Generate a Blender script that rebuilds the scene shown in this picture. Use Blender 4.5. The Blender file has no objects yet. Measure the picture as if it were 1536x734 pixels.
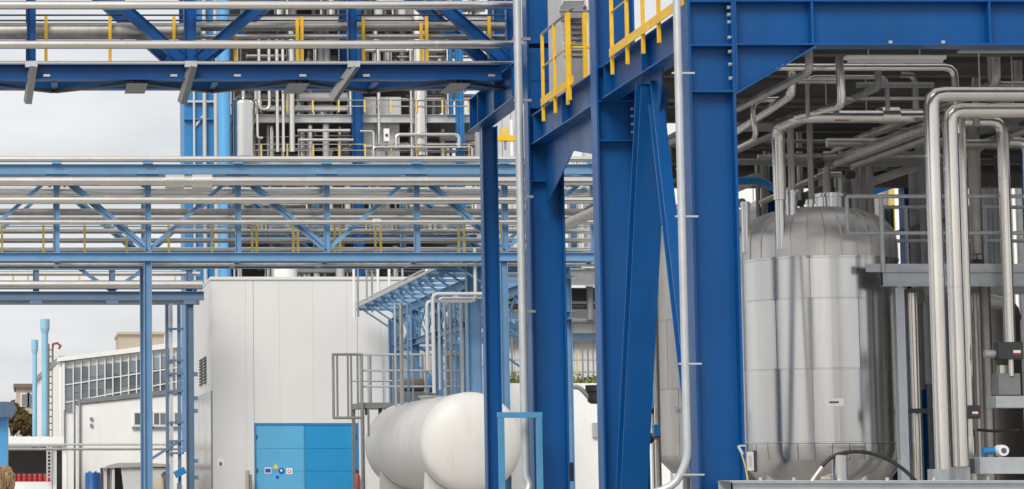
import bpy, math, random
from mathutils import Vector, Matrix
random.seed(11)
sc = bpy.context.scene
C = sc.collection
R = math.radians
# ---------------------------------------------------------------- camera
F, PX, PY, HZ, EYE = 3700.0, 50.0, 367.0, 700.0, 1.7   # measured in photograph pixels (1536 wide)
PITCH = math.atan((HZ - PY) / F)
cd = bpy.data.cameras.new('camera'); cam = bpy.data.objects.new('camera', cd); C.objects.link(cam)
cd.sensor_width = 36; cd.lens = F * 36 / 1536; cd.shift_x = (768 - PX) / 1536
cd.clip_start = 0.5; cd.clip_end = 6000
cam.location = (0, 0, EYE); cam.rotation_euler = (math.pi / 2 + PITCH, 0, 0)
sc.camera = cam
# ---------------------------------------------------------------- sky, sun, exposure
SUN_EL, SUN_AZ = 38, 208          # azimuth clockwise from +Y: behind the camera, to its left
w = bpy.data.worlds.new('World'); sc.world = w; w.use_nodes = True
nt = w.node_tree; nt.nodes.clear()
def N(t, **k):
    n = nt.nodes.new(t)
    for a, b in k.items(): setattr(n, a, b)
    return n
sky = N('ShaderNodeTexSky', sky_type='NISHITA'); sky.sun_disc = False
sky.sun_elevation = R(SUN_EL); sky.sun_rotation = R(SUN_AZ); sky.dust_density = 4; sky.air_density = 1
sk = N('ShaderNodeVectorMath', operation='SCALE'); sk.inputs['Scale'].default_value = 0.10
tc = N('ShaderNodeTexCoord'); mp = N('ShaderNodeMapping'); mp.inputs['Scale'].default_value = (1.2, 1.2, 5)
nz = N('ShaderNodeTexNoise'); nz.inputs['Scale'].default_value = 6.5; nz.inputs['Detail'].default_value = 6; nz.inputs['Roughness'].default_value = .55
rp = N('ShaderNodeValToRGB')
rp.color_ramp.elements[0].position = .36; rp.color_ramp.elements[0].color = (.645, .66, .68, 1)
rp.color_ramp.elements[1].position = .62; rp.color_ramp.elements[1].color = (.78, .785, .79, 1)
mx = N('ShaderNodeMix', data_type='RGBA'); mx.inputs[0].default_value = .86
bg = N('ShaderNodeBackground'); bg.inputs['Strength'].default_value = 1.0
wo = N('ShaderNodeOutputWorld')
L = nt.links.new
L(sky.outputs[0], sk.inputs[0]); L(tc.outputs['Generated'], mp.inputs[0]); L(mp.outputs[0], nz.inputs['Vector'])
L(nz.outputs[0], rp.inputs[0]); L(sk.outputs[0], mx.inputs[6]); L(rp.outputs[0], mx.inputs[7])
L(mx.outputs[2], bg.inputs[0]); L(bg.outputs[0], wo.inputs[0])
sd = bpy.data.lights.new('sun', 'SUN'); sd.energy = 2.0; sd.angle = R(26); sd.color = (1, .96, .9)
so = bpy.data.objects.new('sun', sd); C.objects.link(so)
_d = Vector((math.sin(R(SUN_AZ)) * math.cos(R(SUN_EL)), math.cos(R(SUN_AZ)) * math.cos(R(SUN_EL)), math.sin(R(SUN_EL))))
so.rotation_euler = _d.to_track_quat('Z', 'Y').to_euler(); so.location = (0, 0, 60)
vs = sc.view_settings; vs.view_transform = 'Standard'; vs.look = 'None'; vs.gamma = 1; vs.exposure = 0.29; vs.use_curve_mapping = False

# ---------------------------------------------------------------- measuring: photograph pixel + real depth -> place
SP, CP = math.sin(PITCH), math.cos(PITCH)
def U(px, py, Y):
    xc = (px - PX) / F; yc = -(py - PY) / F
    dy = CP - yc * SP; dz = SP + yc * CP
    t = Y / dy
    return Vector((xc * t, Y, EYE + dz * t))
def Zat(py, Y): return U(PX, py, Y).z
def Xat(px, py, Y): return U(px, py, Y).x
def depth(v): return v.y * CP + (v.z - EYE) * SP
def M_(px, Y): return px * Y / F          # length in metres of px pixels at depth Y
def route(start, *mv):
    p = U(*start) if not isinstance(start, Vector) else start.copy()
    out = [p.copy()]
    for i in range(0, len(mv), 2):
        k, a = mv[i], mv[i + 1]
        if k == 'x': p.x = (a - PX) / F * depth(p)
        elif k == 'z': p.z = Zat(a, p.y)
        elif k == 'y': p.y = a
        elif k == 'X': p.x = a
        elif k == 'Z': p.z = a
        elif k == 'to': p = U(*a)
        out.append(p.copy())
    return out

# ---------------------------------------------------------------- materials
def srgb(r, g, b):
    f = lambda c: (c / 255 / 12.92) if c / 255 <= .04045 else ((c / 255 + .055) / 1.055) ** 2.4
    return (f(r), f(g), f(b))
MATS = {}
def mat(name, col, rough=.5, metal=0., var=.12, vscale=3., streak=0., bump=0., bscale=40., rvar=.0, dirt=None, dirt_amt=0., spec=.5, obvar=0., stretch=(1, 1, 1)):
    m = bpy.data.materials.new(name); m.use_nodes = True
    t = m.node_tree; b = t.nodes['Principled BSDF']; l = t.links.new
    b.inputs['Metallic'].default_value = metal; b.inputs['Roughness'].default_value = rough
    b.inputs['Specular IOR Level'].default_value = spec
    geo = t.nodes.new('ShaderNodeNewGeometry')
    mp = t.nodes.new('ShaderNodeMapping'); mp.inputs['Scale'].default_value = (stretch[0], stretch[1], stretch[2] * (1 - streak) + .0001)
    l(geo.outputs['Position'], mp.inputs[0])
    n = t.nodes.new('ShaderNodeTexNoise'); n.inputs['Scale'].default_value = vscale; n.inputs['Detail'].default_value = 5
    l(mp.outputs[0], n.inputs['Vector'])
    mr = t.nodes.new('ShaderNodeMapRange'); mr.inputs[1].default_value = .25; mr.inputs[2].default_value = .75
    mr.inputs[3].default_value = 1 - var; mr.inputs[4].default_value = 1 + var
    l(n.outputs[0], mr.inputs[0])
    val = mr.outputs[0]
    if obvar:
        oi = t.nodes.new('ShaderNodeObjectInfo'); m2 = t.nodes.new('ShaderNodeMapRange')
        m2.inputs[3].default_value = 1 - obvar; m2.inputs[4].default_value = 1 + obvar
        l(oi.outputs['Random'], m2.inputs[0])
        mm = t.nodes.new('ShaderNodeMath'); mm.operation = 'MULTIPLY'; l(val, mm.inputs[0]); l(m2.outputs[0], mm.inputs[1]); val = mm.outputs[0]
    sc_ = t.nodes.new('ShaderNodeVectorMath'); sc_.operation = 'SCALE'; sc_.inputs[0].default_value = col
    l(val, sc_.inputs['Scale']); cout = sc_.outputs[0]
    if dirt:
        n2 = t.nodes.new('ShaderNodeTexNoise'); n2.inputs['Scale'].default_value = vscale * 2.3; n2.inputs['Detail'].default_value = 7; n2.inputs['Roughness'].default_value = .65
        mp2 = t.nodes.new('ShaderNodeMapping'); mp2.inputs['Scale'].default_value = (1, 1, .22); mp2.inputs['Location'].default_value = (3.3, 1.7, 9)
        l(geo.outputs['Position'], mp2.inputs[0]); l(mp2.outputs[0], n2.inputs['Vector'])
        r2 = t.nodes.new('ShaderNodeMapRange'); r2.inputs[1].default_value = .5; r2.inputs[2].default_value = .78; r2.inputs[4].default_value = dirt_amt
        l(n2.outputs[0], r2.inputs[0])
        mi = t.nodes.new('ShaderNodeMix'); mi.data_type = 'RGBA'; l(r2.outputs[0], mi.inputs[0]); l(cout, mi.inputs[6]); mi.inputs[7].default_value = (*dirt, 1)
        cout = mi.outputs[2]
    l(cout, b.inputs['Base Color'])
    if rvar:
        m3 = t.nodes.new('ShaderNodeMapRange'); m3.inputs[1].default_value = .3; m3.inputs[2].default_value = .7
        m3.inputs[3].default_value = max(.03, rough - rvar); m3.inputs[4].default_value = rough + rvar
        n4 = t.nodes.new('ShaderNodeTexNoise'); n4.inputs['Scale'].default_value = vscale * 1.7; n4.inputs['Detail'].default_value = 4
        l(mp.outputs[0], n4.inputs['Vector']); l(n4.outputs[0], m3.inputs[0]); l(m3.outputs[0], b.inputs['Roughness'])
    if bump:
        n3 = t.nodes.new('ShaderNodeTexNoise'); n3.inputs['Scale'].default_value = bscale; n3.inputs['Detail'].default_value = 3
        l(mp.outputs[0], n3.inputs['Vector'])
        bp = t.nodes.new('ShaderNodeBump'); bp.inputs['Strength'].default_value = 1; bp.inputs['Distance'].default_value = bump
        l(n3.outputs[0], bp.inputs['Height']); l(bp.outputs[0], b.inputs['Normal'])
    MATS[name] = m; return m
BLUE = mat('deep_blue_paint', (.0006, .070, .245), .36, var=.16, vscale=1.3, streak=.7, bump=.0004, bscale=10, rvar=.06, dirt=(.03, .085, .20), dirt_amt=.4, spec=.30)
LBLUE = mat('light_blue_paint', (.135, .285, .47), .45, var=.12, vscale=2, obvar=.08, dirt=(.22, .25, .28), dirt_amt=.45)
GBLUE = mat('grey_blue_paint', (.10, .17, .27), .5, var=.12, vscale=2, obvar=.1, dirt=(.2, .2, .2), dirt_amt=.4)
CBLUE = mat('cyan_blue_paint', (.018, .20, .48), .42, var=.10, vscale=1.5, obvar=.06, dirt=(.1, .2, .3), dirt_amt=.2)
SBLUE = mat('sky_blue_paint', (.09, .36, .68), .4, var=.07, vscale=1.5, dirt=(.2, .3, .4), dirt_amt=.2)
DOORR = mat('door_blue_paint', (.012, .25, .52), .42, var=.08, vscale=1.2, bump=.001, bscale=3)
DOORL = mat('pale_door_blue_paint', (.095, .37, .60), .42, var=.07, vscale=1.2, bump=.001, bscale=3)  # paler blue, used on the left leaf only
YEL = mat('yellow_paint', (.80, .47, .012), .42, var=.10, vscale=6, dirt=(.3, .2, .06), dirt_amt=.3)
PYEL = mat('weathered_yellow_paint', (.62, .46, .12), .5, var=.12, vscale=6, obvar=.15, dirt=(.3, .25, .15), dirt_amt=.3)
STEEL = mat('brushed_steel_jacket', (.67, .665, .655), .20, 1, var=.13, vscale=3, streak=.95, bump=.0005, bscale=3, rvar=.06, obvar=.04, dirt=(.55, .53, .50), dirt_amt=.25)
DOME = mat('satin_dome_sheet', (.72, .70, .67), .42, 1, var=.05, vscale=3, rvar=.05, obvar=.05, dirt=(.58, .55, .52), dirt_amt=.3)
PIPE = mat('pipe_jacket_steel', (.77, .735, .685), .24, 1, var=.05, vscale=1.5, rvar=.03, obvar=.08, dirt=(.58, .55, .51), dirt_amt=.2)
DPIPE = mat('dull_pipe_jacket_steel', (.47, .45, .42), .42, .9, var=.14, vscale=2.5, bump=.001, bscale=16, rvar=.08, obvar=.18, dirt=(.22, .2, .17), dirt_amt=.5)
GALV = mat('galvanised_steel', (.50, .53, .55), .45, .5, var=.08, vscale=6, rvar=.08, dirt=(.36, .37, .37), dirt_amt=.35)
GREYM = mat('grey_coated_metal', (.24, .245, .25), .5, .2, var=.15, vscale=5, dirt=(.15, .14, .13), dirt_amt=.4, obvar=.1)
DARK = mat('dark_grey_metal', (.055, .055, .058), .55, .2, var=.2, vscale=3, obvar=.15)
BLACK = mat('black_rubber', (.012, .012, .013), .45, var=.2, vscale=10)
WHITE = mat('white_cladding', (.66, .66, .645), .5, var=.02, vscale=.8, streak=.6, obvar=.006, dirt=(.58, .57, .55), dirt_amt=.25, bump=.0006, bscale=1.8)
WHITEW = mat('white_render', (.84, .84, .825), .8, var=.03, vscale=1, dirt=(.66, .65, .62), dirt_amt=.3)
TANKW = mat('white_tank_paint', (.63, .62, .595), .45, var=.03, vscale=1.2, dirt=(.42, .36, .29), dirt_amt=.38, bump=.0008, bscale=6)
WPAINT = mat('white_enamel', (.78, .79, .79), .4, var=.04, vscale=4)
LGREY = mat('light_grey_cladding', (.52, .53, .53), .5, var=.06, vscale=1, obvar=.05, dirt=(.36, .35, .33), dirt_amt=.4)
MGREY = mat('mid_grey_cladding', (.20, .195, .19), .6, var=.15, vscale=1, obvar=.15)
CEIL = mat('ceiling_shade_brown_grey', (.105, .10, .095), .7, var=.15, vscale=2)  # colour darkened to paint in the shade on joists and grating under the deck
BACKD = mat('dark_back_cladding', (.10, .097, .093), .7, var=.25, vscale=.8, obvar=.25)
BEIGE = mat('beige_render', (.42, .36, .28), .8, var=.08, vscale=1)
BROWN = mat('brown_roof', (.16, .12, .09), .8, var=.15, vscale=2)
CONC = mat('concrete', (.34, .33, .31), .85, var=.12, vscale=1.5, bump=.002, bscale=20, dirt=(.2, .19, .17), dirt_amt=.5)
GROUND = mat('yard_concrete', (.40, .385, .36), .9, var=.15, vscale=.3, bump=.004, bscale=8, dirt=(.16, .15, .13), dirt_amt=.6)
RED = mat('red_paint', (.33, .03, .03), .45, var=.15, vscale=5, obvar=.1)
DRUMB = mat('drum_blue', (.01, .09, .30), .4, var=.1, vscale=5)
GLASS = mat('window_glass', (.17, .20, .22), .12, 0, var=.35, vscale=.5, obvar=.45, spec=.8)  # grey base lightened to stand in for the sky reflected in the panes
CHIM = mat('pale_blue_chimney_paint', (.26, .50, .66), .45, var=.06, vscale=1, dirt=(.3, .4, .45), dirt_amt=.3)
TBLUE = mat('tube_frame_blue', (.06, .25, .45), .45, var=.1, vscale=3, dirt=(.2, .26, .3), dirt_amt=.3)
BRASS = mat('brass_coupling', (.55, .48, .40), .35, .8, var=.1)
SKIN = mat('skin', (.50, .30, .22), .55, var=.05)
HAIR = mat('hair_light_brown', (.28, .17, .085), .55, var=.30, vscale=30, stretch=(1, 1, .2), bump=.004, bscale=60)
CLOTH = mat('dark_work_cloth', (.05, .06, .09), .85, var=.15, vscale=12)
LEAF = mat('autumn_foliage', (.11, .07, .025), .8, var=.5, vscale=1.2)
GLEAF = mat('green_yellow_foliage', (.17, .18, .03), .8, var=.5, vscale=3)
SIGNB = mat('sign_blue', (.01, .08, .4), .4, var=.02); SIGNY = mat('sign_yellow', (.8, .55, .02), .4, var=.02)
SIGNR = mat('sign_red', (.55, .03, .03), .4, var=.02); INK = mat('ink_grey', (.10, .10, .11), .6, var=.05)

# ---------------------------------------------------------------- mesh builder
ZUP = Vector((0, 0, 1))
class MB:
    def __init__(s): s.v = []; s.f = []; s.s = []
    def add(s, vs, fs, smooth=False):
        o = len(s.v); s.v += [Vector(x) for x in vs]; s.f += [tuple(i + o for i in f) for f in fs]; s.s += [smooth] * len(fs); return s
    def box(s, x0, x1, y0, y1, z0, z1):
        x0, x1 = sorted((x0, x1)); y0, y1 = sorted((y0, y1)); z0, z1 = sorted((z0, z1))
        return s.add([(x0, y0, z0), (x1, y0, z0), (x1, y1, z0), (x0, y1, z0), (x0, y0, z1), (x1, y0, z1), (x1, y1, z1), (x0, y1, z1)],
              [(0, 3, 2, 1), (4, 5, 6, 7), (0, 1, 5, 4), (1, 2, 6, 5), (2, 3, 7, 6), (3, 0, 4, 7)])
    def frame(s, p0, p1, up):
        d = (p1 - p0).normalized(); u = Vector(up); u = u - d * u.dot(d)
        if u.length < 1e-5: u = Vector((1, 0, 0)) - d * d.x
        u.normalize(); return d, u, u.cross(d)
    def prof(s, p0, p1, poly, up=ZUP, smooth=False):
        p0, p1 = Vector(p0), Vector(p1); d, u, r = s.frame(p0, p1, up); n = len(poly)
        vs = [p0 + r * a + u * b for a, b in poly] + [p1 + r * a + u * b for a, b in poly]
        fs = [(i, (i + 1) % n, n + (i + 1) % n, n + i) for i in range(n)] + [tuple(range(n))[::-1], tuple(range(n, 2 * n))]
        return s.add(vs, fs, smooth)
    def bar(s, p0, p1, wd, h, up=ZUP):
        a, b = wd / 2, h / 2
        return s.prof(p0, p1, [(-a, -b), (a, -b), (a, b), (-a, b)], up)
    def hsec(s, p0, p1, h, b, tf, tw, up):     # up = direction of the section depth h
        H, B, T, W = h / 2, b / 2, tf, tw / 2
        return s.prof(p0, p1, [(-B, -H), (B, -H), (B, -H + T), (W, -H + T), (W, H - T), (B, H - T), (B, H), (-B, H), (-B, H - T), (-W, H - T), (-W, -H + T), (-B, -H + T)], up)
    def chan(s, p0, p1, h, b, t, up=ZUP):
        H, B = h / 2, b
        return s.prof(p0, p1, [(0, -H), (B, -H), (B, -H + t), (t, -H + t), (t, H - t), (B, H - t), (B, H), (0, H)], up)
    def ang(s, p0, p1, a, t, up=ZUP):
        return s.prof(p0, p1, [(0, 0), (a, 0), (a, t), (t, t), (t, a), (0, a)], up)
    def tube(s, pts, r, seg=12, fil=0., n=4, caps=True):
        pts = [Vector(p) for p in pts]; P = [pts[0]]
        for i in range(1, len(pts) - 1):
            a, b, c = pts[i - 1], pts[i], pts[i + 1]
            if fil <= 0: P.append(b); continue
            d1 = (a - b); d2 = (c - b); e = min(fil, d1.length * .49, d2.length * .49)
            q0 = b + d1.normalized() * e; q1 = b + d2.normalized() * e
            for k in range(n + 1):
                t = k / n; P.append(q0 * (1 - t) ** 2 + b * 2 * t * (1 - t) + q1 * t * t)
        P.append(pts[-1])
        Q = [P[0]]
        for p in P[1:]:
            if (p - Q[-1]).length > 1e-5: Q.append(p)
        P = Q; m = len(P)
        tg = []
        for i in range(m):
            if i == 0: t = P[1] - P[0]
            elif i == m - 1: t = P[-1] - P[-2]
            else: t = (P[i] - P[i - 1]).normalized() + (P[i + 1] - P[i]).normalized()
            tg.append(t.normalized())
        u = ZUP if abs(tg[0].z) < .9 else Vector((1, 0, 0)); u = (u - tg[0] * u.dot(tg[0])).normalized()
        vs = []
        for i in range(m):
            if i: u = (u - tg[i] * u.dot(tg[i])).normalized()
            vv = tg[i].cross(u); k = 1.
            if 0 < i < m - 1:
                cs = max(.5, tg[i].dot((P[i + 1] - P[i]).normalized()))
                nrm = ((P[i + 1] - P[i]).normalized() - (P[i] - P[i - 1]).normalized())
                for j in range(seg):
                    a = 2 * math.pi * j / seg; o = u * math.cos(a) * r + vv * math.sin(a) * r
                    if nrm.length > 1e-4:
                        nn = nrm.normalized(); o = o + nn * o.dot(nn) * (1 / cs - 1)
                    vs.append(P[i] + o)
                continue
            for j in range(seg):
                a = 2 * math.pi * j / seg; vs.append(P[i] + u * math.cos(a) * r + vv * math.sin(a) * r)
        fs = [(i * seg + j, i * seg + (j + 1) % seg, (i + 1) * seg + (j + 1) % seg, (i + 1) * seg + j) for i in range(m - 1) for j in range(seg)]
        s.add(vs, fs, True)
        if caps: s.add([vs[j] for j in range(seg)] + [vs[(m - 1) * seg + j] for j in range(seg)], [tuple(range(seg))[::-1], tuple(range(seg, 2 * seg))])
        return s
    def lathe(s, prof, loc, axis=(0, 0, 1), seg=24, a0=0., a1=2 * math.pi, smooth=True):
        ax = Vector(axis).normalized(); q = Matrix.Identity(3).to_quaternion() if ax.z > .999 else ax.to_track_quat('Z', 'Y'); loc = Vector(loc); full = abs(a1 - a0 - 2 * math.pi) < 1e-6
        k = seg if full else seg + 1; vs = []
        for r, z in prof:
            for j in range(k):
                a = a0 + (a1 - a0) * j / seg; vs.append(loc + q @ Vector((r * math.cos(a), r * math.sin(a), z)))
        fs = []
        for i in range(len(prof) - 1):
            for j in range(seg):
                j2 = (j + 1) % k if full else j + 1
                fs.append((i * k + j, i * k + j2, (i + 1) * k + j2, (i + 1) * k + j))
        return s.add(vs, fs, smooth)
    def slab(s, poly, n):                      # polygon (list of points) thickened by vector n
        m = len(poly); n = Vector(n); vs = [Vector(p) for p in poly] + [Vector(p) + n for p in poly]
        return s.add(vs, [tuple(range(m))[::-1], tuple(range(m, 2 * m))] + [(i, (i + 1) % m, m + (i + 1) % m, m + i) for i in range(m)])
    def mesh(s, name, m, off=(0, 0, 0)):
        off = Vector(off); me = bpy.data.meshes.new(name)
        me.from_pydata([tuple(v - off) for v in s.v], [], s.f); me.validate()
        if len(me.polygons) == len(s.s): me.polygons.foreach_set('use_smooth', s.s)
        import bmesh
        bm = bmesh.new(); bm.from_mesh(me); bmesh.ops.recalc_face_normals(bm, faces=bm.faces); bm.to_mesh(me); bm.free()
        if any(s.s): me.set_sharp_from_angle(angle=R(50))
        me.materials.append(m); return me
    def build(s, name, m, parent=None, bevel=0.):
        if parent is None:
            lo = Vector([min(v[i] for v in s.v) for i in range(3)]); hi = Vector([max(v[i] for v in s.v) for i in range(3)])
            off = Vector(((lo.x + hi.x) / 2, (lo.y + hi.y) / 2, lo.z))
        else: off = Vector(parent['_o']) if '_o' in parent else Vector((0, 0, 0))
        o = bpy.data.objects.new(name, s.mesh(name, m, off)); C.objects.link(o)
        if parent is None: o.location = off
        else: o.parent = parent
        o['_o'] = tuple(off)
        if bevel:
            b = o.modifiers.new('bevel', 'BEVEL'); b.width = bevel; b.segments = 2; b.limit_method = 'ANGLE'; b.angle_limit = R(40)
        return o
def tag(o, label, cat, group=None, kind=None):
    if label: o['label'] = label
    if cat: o['category'] = cat
    if group: o['group'] = group
    if kind: o['kind'] = kind
    return o
def thing(name, label, cat, loc, group=None, kind=None):
    o = bpy.data.objects.new(name, None); C.objects.link(o); o.location = loc; o.empty_display_size = .2
    o['_o'] = tuple(loc); return tag(o, label, cat, group, kind)
def piece(mesh, name, parent, pos, rot=(0, 0, 0), scale=None):   # an alike piece sharing mesh data
    o = bpy.data.objects.new(name, mesh); C.objects.link(o); o.parent = parent
    o.location = Vector(pos) - Vector(parent['_o']); o.rotation_euler = rot; o['_o'] = tuple(pos)
    if scale: o.scale = scale
    return o
def solo(mb, name, m, label, cat, group=None, bevel=0.): return tag(mb.build(name, m, None, bevel), label, cat, group)
_bands = {}
def ring_mesh(m, r, w_):
    k = (m.name, round(r, 4), round(w_, 4))
    if k not in _bands: _bands[k] = MB().lathe([(r * .96, -w_ / 2), (r * 1.035, -w_ / 2), (r * 1.035, w_ / 2), (r * .96, w_ / 2)], (0, 0, 0), seg=16).mesh('joint_band', m)
    return _bands[k]
def pipe(label, pts, rpx, Yr=None, m=PIPE, name='insulated_pipe', cat='pipe', group=None, fil=None, seg=14, n=3, bands=0., r=None):
    Yr = Yr or pts[0].y; r = r or M_(rpx, Yr)
    o = solo(MB().tube(pts, r, seg, fil if fil is not None else r * 2.2, n), name, m, label, cat, group)
    if bands:
        for a, b in zip(pts[:-1], pts[1:]):
            d = b - a; ln = d.length
            if ln < bands * .8: continue
            k = max(1, round(ln / bands)); q = d.normalized().to_track_quat('Z', 'Y').to_euler()
            for i in range(k): piece(ring_mesh(m, r, max(.03, r * .35)), 'joint_band', o, a + d * (i + .5) / k, q)
    return o
def vrun(px, py, Y, y0, y1):       # a plumb line measured at (px, py), from image height y0 to y1
    x = Xat(px, py, Y); return [Vector((x, Y, Zat(y0, Y))), Vector((x, Y, Zat(y1, Y)))]
def hrun(py, Y, x0, x1): return [U(x0, py, Y), U(x1, py, Y)]
def box_px(mb, x0, x1, y0, y1, Y, dp):   # a box whose front face is measured in pixels at depth Y
    a = U(x0, y0, Y); b = U(x1, y1, Y); return mb.box(a.x, b.x, Y, Y + dp, b.z, a.z)

# ---------------------------------------------------------------- ground
g = MB().add([(-3000, -400, 0), (3000, -400, 0), (3000, 5000, 0), (-3000, 5000, 0)], [(0, 1, 2, 3)]).build('ground', GROUND); g['kind'] = 'structure'
# ================================================================ the big blue frame in front
Y1, Y2, Y3, Y4 = 29.0, 33.85, 38.6, 42.9
HC = .55; BF = .34
DKZ = Zat(3, Y1)                      # deck level, about 7.1 m
GB = Zat(71, Y1)                      # girder underside
HB = Zat(140, Y1)                     # foot of the haunch
cx = []
for px, py, Y in ((1035, 170, Y1), (895, 170, Y2), (792, 170, Y3)): cx.append(Xat(px, py, Y - BF / 2) + HC / 2)
XA = sum(cx) / 3
fr = thing('portal_structure', 'deep blue steel portal frame with heavy columns, haunched girder and raking braces', 'steel frame', (XA, 34, 0))
bolt_m = MB().lathe([(0, -.02), (.021, -.02), (.021, .018), (.0, .018)], (0, 0, 0), (1, 0, 0), 6, smooth=False).mesh('bolt', GALV)
cols = []
def column(x, Y, z1, lv):
    c = MB().hsec((x, Y, 0.02), (x, Y, z1), HC, BF, .032, .018, (1, 0, 0)).build('column', BLUE, fr, .004)
    MB().box(x - .38, x + .38, Y - .3, Y + .3, .0, .02).build('base_plate', BLUE, c)
    for z in lv:
        for s in (-1, 1):
            MB().box(x - HC / 2 + .033, x + HC / 2 - .033, Y + s * .010, Y + s * (BF / 2 - .006), z - .011, z + .011).build('stiffener', BLUE, c)
    cols.append(c); return c
TOP = 12.5
c1 = column(cx[0], Y1, TOP, (DKZ - .02, GB, HB))
c2 = column(cx[1], Y2, TOP, (DKZ - .02, Zat(154, Y2), Zat(213, Y2)))
c3 = column(cx[2], Y3, TOP, (DKZ + .55, Zat(218, Y3), Zat(273, Y3)))
c5 = column(15.9, Y1, TOP, (GB, HB)); c6 = column(15.9, Y3, TOP, (GB,))
# side cover plates bolted on the farther columns' upper parts
for c, x, Y, ya, yb in ((c3, cx[2], Y3, 0, 68), (c3, cx[2], Y3, 75, 165)):
    MB().box(x - HC / 2 + .04, x + HC / 2 - .04, Y - BF / 2 + .02, Y - BF / 2 + .032, Zat(yb, Y), Zat(ya, Y)).build('cover_plate', BLUE, c, .003)
for y in (14, 25, 36, 59, 80, 99, 120):
    piece(bolt_m, 'bolt', c1, (cx[0] + HC / 2 - .046, Y1 - .11, Zat(y, Y1)))
for c, x, Y, ys in ((c2, cx[1], Y2, (165, 176, 188, 200)), (c3, cx[2], Y3, (228, 238, 248, 258))):
    for y in ys: piece(bolt_m, 'bolt', c, (x + HC / 2 - .046, Y - .11, Zat(y, Y)))
# bolts down the outer flange of the second and third columns
for i in range(9): piece(bolt_m, 'bolt', c2, (cx[1] + HC / 2 - .05, Y2 - .13, .9 + i * .42))
# front girder with haunch
gx0, gx1 = cx[0] + HC / 2 + .03, 15.9 - HC / 2
gd = MB().hsec((gx0, Y1, (DKZ + GB) / 2), (gx1, Y1, (DKZ + GB) / 2), DKZ - GB, .30, .024, .014, (0, 0, 1)).build('girder', BLUE, fr, .003)
MB().box(gx0 - .026, gx0 - .001, Y1 - .16, Y1 + .16, HB - .03, DKZ + .002).build('end_plate', BLUE, gd)
hx = Xat(1216, 70, Y1)
MB().slab([(gx0, Y1 - .007, HB), (gx0, Y1 - .007, GB - .002), (hx, Y1 - .007, GB - .002)], (0, .014, 0)).build('haunch_web', BLUE, gd)
MB().bar((gx0, Y1, HB - .012), (hx + .02, Y1, GB - .014), .30, .022).build('haunch_flange', BLUE, gd, .003)
for px in (1213, 1478, 1700):
    x = Xat(px, 40, Y1)
    for s in (-1, 1): MB().box(x - .012, x + .012, Y1 + s * .008, Y1 + s * .145, GB + .026, DKZ - .026).build('stiffener', BLUE, gd)
# beams along the row of columns
BT = DKZ - .02; BB = BT - .46
for a, b in ((Y1, Y2), (Y2, Y3)):
    xx = (cx[0] + cx[1]) / 2 - .08
    bm_ = MB().hsec((xx, a + BF / 2 + .004, (BT + BB) / 2), (xx, b - BF / 2 - .004, (BT + BB) / 2), .46, .26, .022, .013, (0, 0, 1)).build('side_beam', BLUE, fr, .003)
    for t in (.04, .5, .96):
        y = a + BF / 2 + (b - a - BF) * t
        MB().box(xx - .12, xx - .008, y - .01, y + .01, BB + .024, BT - .024).build('stiffener', BLUE, bm_)
# lower tie beam and dark gusset between second and third column
MB().slab([(cx[1], Y2 + .2, BB - .005), (cx[1], Y3 - .2, BB - .005), (cx[1], Y3 - .2, BB - .95), (cx[1], Y2 + 2.6, BB - .35), (cx[1], Y2 + .2, BB - .75)], (.015, 0, 0)).build('gusset_plate', BLUE, fr)
# raking braces of the first bay
apex = Vector((cx[0] - .02, (Y1 + Y2) / 2 + .1, BB - .01))
for yb, wb_, hb_ in ((Y1 + .28, .15, .22), (Y2 - .34, .36, .28)):
    ft = Vector((apex.x, yb, .15)); dd = (ft - apex).normalized()
    up = Vector((0, 1, 0)) - dd * dd.y
    b_ = MB().hsec(apex + dd * .12, ft, hb_, wb_, .02, .014, up).build('raking_brace', BLUE, fr, .003)
MB().slab([(apex.x - .01, apex.y - .55, BB), (apex.x - .01, apex.y + .55, BB), (apex.x - .01, apex.y + .25, BB - .6), (apex.x - .01, apex.y - .25, BB - .6)], (.02, 0, 0)).build('gusset_plate', BLUE, fr)
# slim column, high cross beam and rack post at the back
xs = Xat(736, 400, Y4)
BZ0, BZ1 = Zat(196, 43.4), Zat(148, 43.4)
c4 = MB().hsec((xs, Y4, .02), (xs, Y4, BZ0 - .002), .27, .26, .022, .014, (1, 0, 0)).build('slim_column', BLUE, fr, .003)
MB().box(xs - .25, xs + .25, Y4 - .22, Y4 + .22, 0, .02).build('base_plate', BLUE, c4)
hb = MB().hsec((xs - .08, Y3 + .2, (BZ0 + BZ1) / 2), (xs - .08, 43.6, (BZ0 + BZ1) / 2), BZ1 - BZ0, .30, .024, .014, (0, 0, 1)).build('cross_beam', BLUE, fr, .003)
for y in (39.6, 41.2, 42.7, 43.5): MB().box(xs - .22, xs - .09, y - .011, y + .011, BZ0 + .026, BZ1 - .026).build('stiffener', BLUE, hb)
MB().hsec((xs + .08, 41.6, BZ1 + .002), (xs + .08, 41.6, TOP), .26, .24, .02, .014, (1, 0, 0)).build('rack_post', BLUE, fr, .003)
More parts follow.
